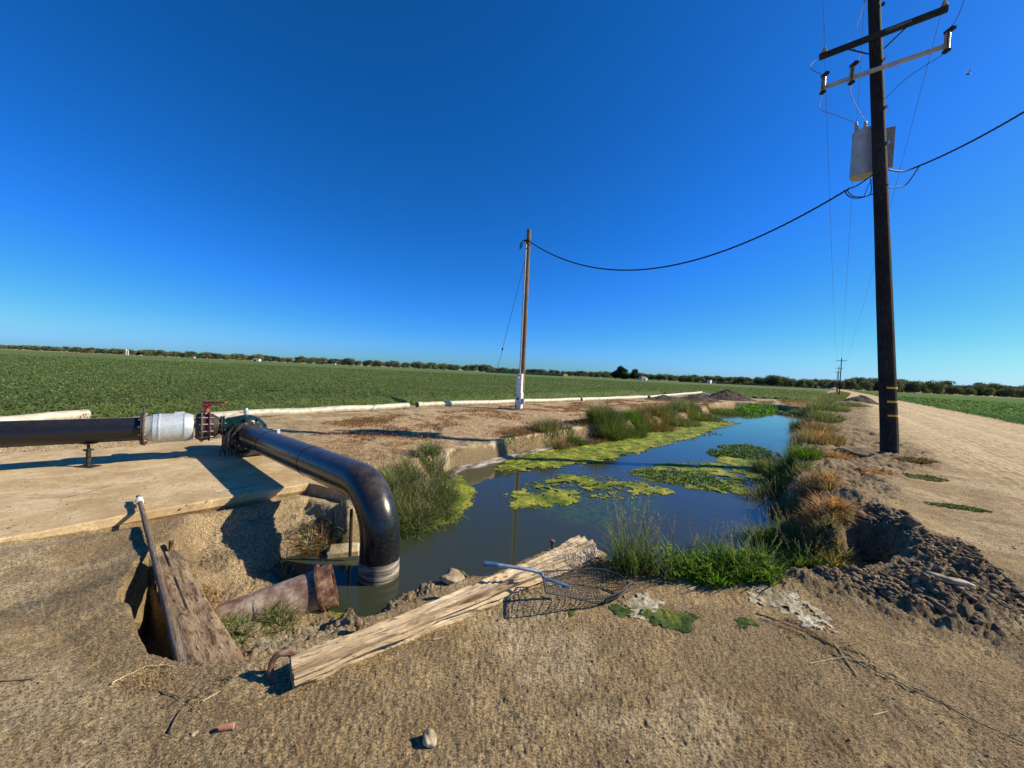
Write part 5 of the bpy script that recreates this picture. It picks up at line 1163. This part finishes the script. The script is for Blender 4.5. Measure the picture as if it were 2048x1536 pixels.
# sign
def text(body, size, loc, X, Y, mat, parent, name='sign_text', ext=.001):
    cu_ = bpy.data.curves.new(name, 'FONT'); cu_.body = body; cu_.size = size; cu_.extrude = ext; cu_.align_x = 'CENTER'; cu_.align_y = 'CENTER'
    o = bpy.data.objects.new(name, cu_); C.objects.link(o); Z = np.cross(X, Y)
    dg = bpy.context.evaluated_depsgraph_get(); me_ = bpy.data.meshes.new_from_object(o.evaluated_get(dg)); bpy.data.objects.remove(o)
    me_.transform(Matrix(((X[0], Y[0], Z[0], 0), (X[1], Y[1], Z[1], 0), (X[2], Y[2], Z[2], 0), (0, 0, 0, 1))))
    o = link(name, me_, mat, parent, False); o.location = tuple(np.array(loc) - np.array(root_loc(parent))); return o
sg = c1 + NA * .40 - NU * .054; mb = MB(); mb.box(sg, (.46, .006, .075), (NA, NU, np.array([0, 0, 1.]))); sgn = mb.build('warning_sign', mottled('sign_plate', (.045, .06, .035), (.08, .09, .05), 10), upole)
text('HIGH VOLTAGE', .062, sg - NU * .006, NA, np.array([0, 0, 1.]), mottled('sign_letters', (.25, .25, .2), (.32, .32, .26), 10), sgn)
# transformer
tc = on(290) + NU * .40 - NA * .28; tr = .25; tz0, tz1 = tc[2] - .62, tc[2] + .58
tf = MB(); tf.lathe((tc[0], tc[1], tz0), (0, 0, 1), [(0, .05), (0, tr - .02), (-.0, tr - .004), (.02, tr), (.03, tr), (tz1 - tz0 - .06, tr), (tz1 - tz0 - .055, tr + .014), (tz1 - tz0 - .02, tr + .014), (tz1 - tz0, tr - .03), (tz1 - tz0 + .03, .05)], 36); tfo = tf.build('transformer', M['grey'], upole)
for k, dv in enumerate((-NA * .16 - NU * .06, NA * .0 + NU * .02)):
    p = np.array([tc[0], tc[1], tz1]) + dv; tl = np.array([dv[0] * .8, dv[1] * .8, 1.0]); mb = MB(); pr = []
    for q in range(5): z = q * .055; pr += [(z, .035), (z + .012, .058 - .004 * q), (z + .03, .05 - .004 * q), (z + .045, .033)]
    mb.lathe(p, tl, pr, 14); mb.build('bushing', M['porcelain'], tfo)
mb = MB(); mb.box(on(292) + NU * .38 + NA * .20, (.22, .12, 1.02), (NA, NU, np.array([0, 0, 1.])), .01); mb.build('capacitor_box', M['lgrey'], upole)
for py in (240, 320):
    mb = MB(); mb.box(on(py) + NU * .2, (.1, .35, .08), (NA, NU, np.array([0, 0, 1.]))); mb.build('bracket', M['iron'], upole)
for py in (225, 296, 5, 20, 130):
    mb = MB(); p = on(py); v_ = np.array([.5, -.85, 0]); mb.box(p + v_ * .17, (.05, .05, .07)); mb.build('pole_hardware', M['bolt'] if py > 100 else M['iron'], upole)
# jumpers (fixed to the pole gear)
tb1 = np.array([tc[0], tc[1], tz1 + .27]) - NA * .20 - NU * .08; tb2 = np.array([tc[0], tc[1], tz1 + .28]) + NU * .03
def jumper(P, r=.007, mat='wire', name='jumper_wire'):
    mb = MB(); mb.tube(bez(P, 30), r, 6); mb.build(name, M[mat], upole)
jumper([cuts[0] - np.array([0, 0, .16]), cuts[0] + np.array([-.05, 0, -.55]), cuts[0] * .6 + tb1 * .4 + np.array([0, 0, -.35]), tb1])
jumper([cuts[1] - np.array([0, 0, .16]), cuts[1] + np.array([0, 0, -.4]), (cuts[1] + tb2) / 2 + np.array([0, 0, -.25]), tb2])
jumper([cuts[2] - np.array([0, 0, .16]), cuts[2] - NA * .6 + np.array([0, 0, -.45]), on(205) + NA * .15])
jumper([i1 + np.array([0, 0, .16]) - NU * .0, i1 - NA * .15 + NU * .3 + np.array([0, 0, .15]), i1 - NA * .28 + np.array([0, 0, -.25]), cuts[0] + np.array([0, 0, .32])])
jumper([itop + NA * .02 + np.array([0, 0, -.1]), on(40) - NA * .35, on(70) - NA * .5, on(100) - NA * .3, cuts[1] + np.array([0, 0, .3])], .006)
jumper([cuts[2] + np.array([0, 0, .32]), cuts[2] + NA * .15 + np.array([0, 0, .6]), cuts[2] + NA * .28 - NU * .1 + np.array([0, 0, 1.2])], .007)

# meter pole in the middle
mb_ = G(1042, 819, .0)
mp_ = thing('meter_pole', 'slim brown wooden pole with white meter boxes and grey conduit', 'utility pole', mb_)
mt = D(1058, 459, mb_[1]); vv = mt - mb_
mb = MB(); mb.tube([mb_ + vv * t - np.array([0, 0, .3 * (t == 0)]) for t in np.linspace(0, 1, 14)], [.115 - .02 * t for t in np.linspace(0, 1, 14)], 20); mb.build('pole_shaft', M['pole2'], mp_)
def onm(t): return mb_ + vv * t
tocam = np.array([0, -1., 0]); rt = np.array([1., 0, 0])
mb = MB(); cp = [onm(t) + tocam * .12 - rt * (.10 + .03 * (1 - t)) for t in np.linspace(.12, .915, 10)]; mb.tube(cp + [cp[-1] + np.array([-.03, 0, .08]), cp[-1] + np.array([-.12, 0, .10]), cp[-1] + np.array([-.18, 0, .02])], .034, 12); mb.build('conduit', M['grey'], mp_)
def mbox(px0, px1, py0, py1, th, mat, name, dy=.12, parent=mp_):
    d_ = mb_[1] - dy; a = D(px0, py1, d_); b = D(px1, py0, d_); mb = MB()
    mb.box(((a[0] + b[0]) / 2, d_ - th / 2, (a[2] + b[2]) / 2), ((b[0] - a[0]) * .74, th, b[2] - a[2]), (np.array([.84, -.54, 0]), np.array([.54, .84, 0]), np.array([0, 0, 1.])), .012); return mb.build(name, M[mat], parent)
ub = mbox(1031, 1048, 748, 786, .16, 'white', 'meter_box')
lb = mbox(1028, 1048, 785, 819, .20, 'white', 'switch_cabinet')
mbox(1042, 1050, 797, 808, .08, 'grey', 'side_box', .33)
mm = D(1035.5, 756, mb_[1] - .28); mb = MB(); mb.lathe(mm + np.array([0, .02, 0]), (0, -1, 0), [(0, .10), (.03, .10), (.035, .085), (.10, .08), (.12, .05)], 22); mb.build('electric_meter', M['galv'], ub)
mb = MB()
for (a_, b_, w_, h_) in ((1031, 791, .08, .05), (1035, 797, .08, .12), (1031, 812, .04, .10), (1037, 805, .05, .04)):
    p = D(a_, b_, mb_[1] - .325); mb = MB(); mb.box(p, (w_, .01, h_), (np.array([.84, -.54, 0]), np.array([.54, .84, 0]), np.array([0, 0, 1.]))); mb.build('cabinet_label', M['iron'], lb)
mb = MB(); p = onm(.93) + tocam * .12; mb.tube(bez([p + rt * .1, p - rt * .15 + np.array([0, 0, .05]), p - rt * .32 + np.array([0, 0, -.1]), p - rt * .36 + np.array([0, 0, -.35])], 16), .028, 8); mb.tube(bez([p + np.array([0, 0, -.03]), p - rt * .2, p - rt * .30 + np.array([0, 0, -.3])], 12), .018, 8); mb.build('weatherhead_cables', M['cable'], mp_)

# ------------------------------------------------------------------ cables and wires
def wire(P, r, name, label, mat='cable', group=None, twist=0, cat='cable'):
    mb = MB()
    if twist:
        for k in range(3):
            Q = []
            for i, p in enumerate(P):
                ph = i * 1.3 + k * 2.09; Q.append(p + np.array([math.cos(ph) * .3, math.cos(ph) * .3, math.sin(ph)]) * twist)
            mb.tube(Q, r, 6)
    else: mb.tube(P, r, 6)
    tag(mb.build(name, M[mat]), label, cat, group)
wa = PD(1700, 376); wb = onm(.93) + np.array([.1, 0, 0])
wire(sag(wa, wb, 1.62, 120), .013, 'service_cable', 'black twisted cable sagging between the big pole and meter pole', twist=.016)
wc = PD(1828, 336); fa = np.array([wc[0] + 17 * .93, wc[1] - 17 * .36, wc[2] + .8])
rgt = D(2048, 224, 7.6); rd_ = rgt - wc; wire([wc + rd_ * t + np.array([0, 0, .25 * (t * t - t)]) for t in np.linspace(0, 3, 90)], .013, 'service_cable', 'black twisted cable rising from the big pole to the right edge', twist=.010)
pb1 = on(350); mb = MB()
jumper([on(352) - NA * .15, PD(1716, 370), PD(1702, 376)], .016, 'cable', 'dead_end')
jumper([on(348) + NA * .15, PD(1805, 343), PD(1828, 336)], .018, 'cable', 'dead_end')
jumper([PD(1690, 384), PD(1700, 394), PD(1720, 396), on(390) - NA * .15], .013, 'cable', 'drip_loop')
jumper([PD(1694, 380), PD(1705, 392), PD(1730, 393), PD(1742, 385), on(358) - NA * .18], .011, 'cable', 'drip_loop')
jumper([PD(1728, 393), PD(1736, 372), on(362) - NA * .16], .007, 'cable', 'drip_loop')
jumper([PD(1840, 330), PD(1826, 352), PD(1808, 372), on(384) + NA * .15], .014, 'cable', 'drip_loop')
# guy wire of the meter pole
ga = onm(.90); gb = D(993, 745, mb_[1] + 3.5)
gx_ = thing('guy_wire', 'thin guy wire slanting left from the meter pole top', 'wire', (gb[0], gb[1], 0)); gd = gb - ga
mb = MB(); mb.tube([ga, ga + gd * 1.12], .010, 6); mb.build('strand', M['wire'], gx_)
mb = MB(); q = ga + gd * .78; mb.tube([q - gd * .012, q, q + gd * .012], [.02, .05, .02], 8); mb.build('guy_insulator', M['iron'], gx_)

# far poles along the road
def small_pole():
    r = thing('utility_pole', 'x', 'utility pole'); mb = MB(); mb.tube([(0, 0, -.3), (0, 0, 9.6)], [.16, .11], 10); mb.build('pole_shaft', M['pole'], r)
    mb = MB(); mb.box((0, 0, 8.9), (2.2, .1, .12)); 
    mb.build('crossarm', M['arm'], r)
    for x_ in (-1, 1): mb = MB(); mb.tube([(x_, 0, 8.96), (x_, 0, 9.12)], .05, 8); mb.build('insulator', M['porcelain'], r)
    return r
proto = small_pole(); angN = math.atan2(N[1], N[0])
fars = [(90, 0.0, 'nearest of the distant poles along the road'), (128, 0, 'second distant pole down the road'), (165, 0, 'third distant pole down the road')]
far_pts = []
for i, (s_, t_, lab) in enumerate(fars):
    o = proto if i == 0 else dup(proto); p = XY(s_ - 8, t_ - .2); o.location = (p[0], p[1], 0); o.rotation_euler = (0, 0, angN); o['label'] = lab; o['group'] = 'distant poles'; o.scale = (.65, .65, .76); far_pts.append(p)
for px, dd_, lab, sc in ((1613, 420, 'lone far pole left of the road poles', 1.0), (1449, 430, 'thin far pole above the pale tree in the far treeline', .9), (1371, 430, 'far pole left of the white box', .95), (1316, 430, 'lattice-like far pole near the small hut', 1.0), (1262, 440, 'far pole between the two dark round trees', 1.05)):
    o = dup(proto); q = D(px, 760, dd_); o.location = (q[0], q[1], 0); o.scale = (.8, .8, sc); o['label'] = lab; o['group'] = 'distant poles'
# power lines: over the pole tops, both ways
fp = far_pts[0]; A3 = (l1 + NA * .10 + np.array([0, 0, .22]), itop + np.array([0, 0, .18]), r1_ - NA * .07 + np.array([0, 0, .22]))
for k, (a_, lab) in enumerate(zip(A3, ('left', 'middle', 'right'))):
    tx = fp + N * (k - 1) * .65; b_ = np.array([tx[0], tx[1], 7.0 + (.3 if k == 1 else 0)])
    wire(sag(a_, b_, 1.0, 50), .0055, 'power_line', lab + ' thin power line running down the road from the big pole', 'wire', 'power lines', cat='wire')
    wire(sag(a_, a_ - NU * 60 + np.array([0, 0, 1.0]), .8, 30), .0055, 'power_line', lab + ' power line passing overhead behind the big pole', 'wire', 'power lines', cat='wire')
    for j in range(2):
        c_ = far_pts[j] + N * (k - 1) * .65; d_ = far_pts[j + 1] + N * (k - 1) * .65; wire(sag((c_[0], c_[1], 7.0), (d_[0], d_[1], 7.0), .5, 16), .006, 'power_line', lab + ' power line between distant poles', 'wire', 'power lines', cat='wire')

# ------------------------------------------------------------------ trees
def tree_parts(seed, h, w, nl, cols, low=.12, trunk=.3, lobes=9):
    R_ = np.random.default_rng(seed); r = thing('tree', 'x', 'tree')
    mb = MB(); mb.tube(bez([(0, 0, -.2), (R_.normal(0, .1), 0, h * .25), (R_.normal(0, .3), R_.normal(0, .3), h * .6)], 10), [trunk * (1 - .75 * i / 10) for i in range(11)], 8)
    for k in range(5):
        a = k * 1.3 + R_.uniform(0, 1); mb.tube(bez([(0, 0, h * .22), (math.cos(a) * w * .15, math.sin(a) * w * .15, h * .4), (math.cos(a) * w * .35, math.sin(a) * w * .35, h * .6)], 6), [trunk * .4 * (1 - .1 * i) for i in range(7)], 6)
    mb.build('trunk', M['pole2'], r)
    Cn = []; Rn = []
    for k in range(lobes):
        a = R_.uniform(0, 6.28); z = h * (.16 + .66 * (k + .5) / lobes); q = w * .5 * R_.uniform(.1, .75) * (1 - .5 * max(0, z / h - .4)); Cn.append((math.cos(a) * q, math.sin(a) * q, z)); Rn.append(w * R_.uniform(.17, .27))
    Cn.append((0, 0, h * .6)); Rn.append(w * .3); Cn = np.array(Cn); Rn = np.array(Rn)
    i = R_.integers(0, len(Cn), nl); d_ = R_.normal(size=(nl, 3)); d_ /= np.linalg.norm(d_, axis=1)[:, None]; rr = R_.uniform(.55, 1.05, nl) ** .5
    lump = .8 + .45 * fbm(d_[:, 0] * 3 + i * 5, d_[:, 1] * 3 + d_[:, 2] * 2, 1.0, 2, seed)
    P = Cn[i] + d_ * (Rn[i] * rr * lump)[:, None] * np.array([1, 1, .85]); P[:, 2] = np.clip(P[:, 2], h * low, h * 1.02)
    c = pal(nl, cols, .25) * (1 + .25 * (np.random.default_rng(seed + 1).uniform(-1, 1, len(Cn))[i]))[:, None]
    n = nl; nv = d_ + R_.normal(0, .5, (n, 3)); nv /= np.linalg.norm(nv, axis=1)[:, None]; q = R_.normal(size=(n, 3)); a = np.cross(nv, q); a /= np.linalg.norm(a, axis=1)[:, None]; b = np.cross(nv, a); s = (w * .028 * R_.uniform(.6, 1.4, n))[:, None]
    V = np.stack([P - a * s, P - b * s * .7, P + a * s, P + b * s * .7], 1).reshape(-1, 3)
    o = link('crown', np_mesh('crown', V, np.arange(4 * n).reshape(n, 4), np.repeat(c, 4, axis=0)), M['crown'], r); return r
TC = [(.09, .12, .06), (.12, .15, .072), (.065, .095, .05)]; TL = [(.15, .185, .08), (.20, .22, .10), (.11, .14, .06)]
big = tree_parts(11, 11.5, 15, 9000, [(.016, .028, .012), (.026, .040, .014), (.012, .02, .009)], .06, .5, 12)
p = D(1240, 757, 330); big.location = (p[0], p[1], 0); tag(big, 'large dark round tree standing alone beyond the field', 'tree')
b2 = tree_parts(12, 9.5, 11, 7000, [(.016, .028, .012), (.03, .042, .014)], .06, .4, 10)
p = D(1269, 760, 330); b2.location = (p[0], p[1], 0); tag(b2, 'smaller dark round tree right beside the large one', 'tree')
protos = [tree_parts(20 + k, 12, 15, 3200, TC if k % 2 else TL, .0, .35, 14) for k in range(5)] + [tree_parts(30, 12, 15, 3200, [(.10, .13, .035), (.14, .15, .05)], .0, .35, 14)]
first = [True] * 6
def plant_tree(x, y, s, rz, k, lab, grp, sz=1.0):
    if first[k]: o = protos[k]; first[k] = False
    else: o = dup(protos[k])
    o.location = (x, y, 0); o.scale = (s, s, s * sz); o.rotation_euler = (0, 0, rz); o['label'] = lab; o['group'] = grp; return o
R2 = np.random.default_rng(5)
for px in np.arange(-60, 985, 9.6):                                  # far left line
    d_ = 860 - 120 * (px / 1000) + R2.uniform(-40, 60); q = D(px + R2.uniform(-4, 4), 740, d_); hh = R2.uniform(.72, 1.05) * (1.0 if px > 250 else .9)
    plant_tree(q[0], q[1], hh * 1.75, R2.uniform(0, 6), R2.integers(0, 5), 'small tree in the far dark treeline across the left field', 'trees of the far left treeline', .68)
for px in np.arange(985, 1690, 8.2):
    d_ = 640 - 230 * ((px - 985) / 700) + R2.uniform(-25, 30); q = D(px + R2.uniform(-4, 4), 760, d_)
    hgt = 1.0 + .12 * ((px - 985) / 700) + R2.uniform(-.12, .16)
    if 1540 < px < 1575: hgt *= 1.25
    k = 5 if 1425 < px < 1500 and R2.uniform() < .5 else int(R2.integers(0, 5))
    plant_tree(q[0], q[1], hgt, R2.uniform(0, 6), k, 'green tree in the far treeline beyond the middle of the field', 'trees of the far middle treeline', .70)
for row, (d0, s0) in enumerate(((370, .95), (405, 1.12), (450, 1.28))):
    for px in np.arange(1600 + row * 9, 2150, 21.0 - row * 2):
        q = D(px + R2.uniform(-6, 6), 785, d0 + R2.uniform(-12, 14)); s = s0 * R2.uniform(.78, 1.12) * (.72 if px < 1700 else (.78 if 1900 < px < 1950 else 1.0))
        plant_tree(q[0], q[1], s, R2.uniform(0, 6), int(R2.integers(0, 5)), 'rounded green tree in the wood beyond the right-hand field', 'trees of the right-hand wood')

# ------------------------------------------------------------------ far buildings and machines
hw = mottled('white_wall', (.70, .69, .66), (.80, .79, .76), 2, .7); rf = mottled('brown_roof', (.16, .12, .10), (.26, .20, .16), 2, .8); hay = mottled('hay', (.24, .17, .08), (.36, .27, .13), .8, .95, .1, 0, .6, .1); dk_ = M['iron']
def house(name, px, d_, w, dp, h, rh, label, cat='shed', rot=0.0, wall=hw, open_=True):
    q = D(px, 760, d_); r = thing(name, label, cat, (q[0], q[1], 0)); X = np.array([math.cos(rot), math.sin(rot), 0]); Y = np.array([-math.sin(rot), math.cos(rot), 0]); b = np.array([q[0], q[1], 0])
    mb = MB(); mb.box(b + np.array([0, 0, h / 2]), (w, dp, h), (X, Y, np.array([0, 0, 1.]))); mb.build('walls', wall, r, False)
    if rh:
        mb = MB(); V = [b - X * (w / 2 + .2) - Y * (dp / 2 + .2) + np.array([0, 0, h]), b + X * (w / 2 + .2) - Y * (dp / 2 + .2) + np.array([0, 0, h]), b + X * (w / 2 + .2) + Y * (dp / 2 + .2) + np.array([0, 0, h]), b - X * (w / 2 + .2) + Y * (dp / 2 + .2) + np.array([0, 0, h]), b - X * (w / 2 + .2) + np.array([0, 0, h + rh]), b + X * (w / 2 + .2) + np.array([0, 0, h + rh])]
        mb.add(V, [(0, 1, 5, 4), (2, 3, 4, 5), (1, 2, 5), (3, 0, 4), (0, 3, 2, 1)]); mb.build('roof', rf, r, False)
    if open_:
        mb = MB(); mb.box(b - Y * (dp / 2 + .03) - X * w * .15 + np.array([0, 0, h * .4]), (w * .45, .05, h * .75), (X, Y, np.array([0, 0, 1.]))); mb.build('doorway', dk_, r, False)
    return r
house('farm_hut', 1286, 300, 5.5, 4, 2.2, 1.0, 'small hut with a brown roof and white end wall right of the two dark trees', rot=.5)
house('white_trailer', 1419, 310, 2.6, 3, 2.9, 0, 'white box trailer at the far field edge', 'trailer', open_=False, rot=-.9)
house('farm_house', 513, 560, 8, 7, 3.2, 1.6, 'white farm house in front of the far left treeline', 'house', rot=.2)
house('farm_shed', 385, 700, 6, 4, 2.4, 1.0, 'tiny tan shed on the far left field edge', rot=.1, wall=mottled('tan_wall', (.5, .38, .24), (.6, .46, .3), 2))
house('farm_shed', 668, 640, 4, 3, 2.0, .6, 'tiny pale shed near the middle of the left field edge')
def silo(px, r_, h_, lab):
    q = D(px, 712, 620); rt_ = thing('silo', lab, 'silo', (q[0], q[1], 0)); mb = MB(); mb.lathe((q[0], q[1], 0), (0, 0, 1), [(0, r_ * .9), (0, r_), (h_, r_)], 20, cap=False); mb.build('shell', hw, rt_)
    mb = MB(); mb.lathe((q[0], q[1], h_), (0, 0, 1), [(0, r_ + .1), (r_ * .6, r_ * .4), (r_ * .8, .1)], 20); mb.build('cap', M['white'], rt_)
silo(252.5, 1.1, 8.6, 'wide white silo at the far left field edge'); silo(256.5, .5, 8.0, 'slim white silo beside the wide one')
# hay stack
a = D(975, 748, 400); b = D(1131, 754, 312); d_ = b - a; d_[2] = 0; L = np.linalg.norm(d_); X = d_ / L; Y = np.array([-X[1], X[0], 0]); c_ = (a + b) / 2
hs = thing('hay_stack', 'very long low straw-brown hay stack beyond the meter pole', 'hay stack', (c_[0], c_[1], 0))
nb = 34
for i in range(nb):
    q = a + X * L * (i + .5) / nb; mb = MB(); mb.box((q[0], q[1], 1.15), (L / nb * .985, 5, 2.3 + .1 * math.sin(i * 2.1)), (X, Y, np.array([0, 0, 1.])), .12); mb.build('bale_block', hay, hs, False)
# brush row and machines
def machine(px, d_, col, lab, s=1.0, rot=0.0):
    q = D(px, 776, d_); r = thing('farm_machine', lab, 'farm machine', (q[0], q[1], 0)); X = np.array([math.cos(rot), math.sin(rot), 0]); Y = np.array([-math.sin(rot), math.cos(rot), 0]); b = np.array([q[0], q[1], 0]); Z = np.array([0, 0, 1.]); A_ = (X, Y, Z)
    mb = MB(); mb.box(b + Z * 1.3 * s + X * .9 * s, (2.2 * s, 1.0 * s, .9 * s), A_, .1); mb.box(b + Z * .95 * s, (3.6 * s, .8 * s, .3 * s), A_); mb.build('body', col, r)
    mb = MB(); mb.box(b + Z * 1.95 * s - X * .8 * s, (1.4 * s, 1.3 * s, 1.3 * s), A_, .1); mb.box(b + Z * 2.68 * s - X * .8 * s, (1.6 * s, 1.5 * s, .12 * s), A_); mb.build('cab', M['iron'], r)
    for sx, rr in ((-1.0, .85), (1.4, .55)):
        for sy in (-.85, .85): mb = MB(); p = b + X * sx * s + Y * sy * s + Z * rr * s; mb.lathe(p - Y * .2 * s, Y, [(0, .1), (0, rr * s * .9), (.05, rr * s), (.35 * s, rr * s), (.4 * s, rr * s * .9), (.4 * s, .1)], 16); mb.build('wheel', M['iron'], r)
redm = mottled('rusty_red_paint', (.16, .05, .035), (.26, .09, .06), 3); tanm = mottled('tan_paint', (.35, .26, .2), (.5, .4, .32), 3)
machine(1634, 300, redm, 'red tractor parked at the far road end, left of the poles', 1.15, .3); machine(1648, 290, tanm, 'pale machine beside the red tractor at the road end', 1.0, 1.2)
machine(1663, 300, redm, 'dark red implement right in front of the distant poles', 1.0, 2.4); machine(1622, 310, M['iron'], 'low black implement left of the red tractor', .8, .1)
c = D(1667, 777, 250); car = thing('parked_car', 'white car near the far poles at the road end', 'car', (c[0], c[1], 0)); mb = MB(); mb.box((c[0], c[1], .7), (4.2, 1.7, .7), None, .2); mb.box((c[0], c[1], 1.25), (2.2, 1.5, .5), None, .2); mb.build('body', hw, car)
for sx in (-1.3, 1.3):
    for sy in (-.8, .8): mb = MB(); mb.lathe((c[0] + sx, c[1] + sy - .1, .34), (0, 1, 0), [(0, .1), (0, .33), (.2, .33), (.2, .1)], 14); mb.build('wheel', M['iron'], car)
def brush(px0, px1, d_, h_, lab, cols):
    a = D(px0, 770, d_); b = D(px1, 770, d_); n = 3500; t = rng.uniform(0, 1, n); P = a[None] * (1 - t[:, None]) + b[None] * t[:, None]; f = fbm(t * 9, t * 0, 1.0, 4, int(px0)); P[:, 2] = h_ * rng.uniform(0, 1, n) * (.7 + .6 * f); P[:, 1] += rng.normal(0, 1.2, n)
    V, F, K = cards(P, rng.uniform(.2, .5, n), 1.5, pal(n, cols), .7); tag(link('brush_row', np_mesh('brush_row', V, F, K), M['crown']), lab, 'brush', kind='stuff')
brush(1360, 1425, 318, 1.6, 'dark brush row along the field edge by the white trailer', [(.02, .02, .018), (.04, .038, .03)])
brush(1432, 1580, 300, 2.0, 'long dark brush row at the field edge below the pale trees', [(.02, .02, .02), (.045, .04, .035), (.03, .04, .02)])
brush(1590, 1625, 300, 1.3, 'dark scrub beside the farm machines', [(.02, .02, .018), (.04, .04, .03)])
# flying insect
bp = D(1937, 148, 1.6); ins = thing('flying_insect', 'small dark insect flying in the sky right of the utility pole', 'insect', bp)
mb = MB(); mb.tube([bp + np.array([-.009, 0, -.002]), bp + np.array([-.004, 0, 0]), bp + np.array([.004, 0, .001]), bp + np.array([.010, 0, .003])], [.0015, .0035, .003, .001], 10); mb.build('body', M['iron'], ins)
for s_ in (-1, 1):
    mb = MB(); w0 = bp + np.array([0, 0, .003]); mb.add([w0, w0 + np.array([-.006, s_ * .004, .007]), w0 + np.array([-.001, s_ * .007, .012]), w0 + np.array([.004, s_ * .005, .009])], [(0, 1, 2, 3)]); mb.build('wing', M['porcelain'], ins, False)
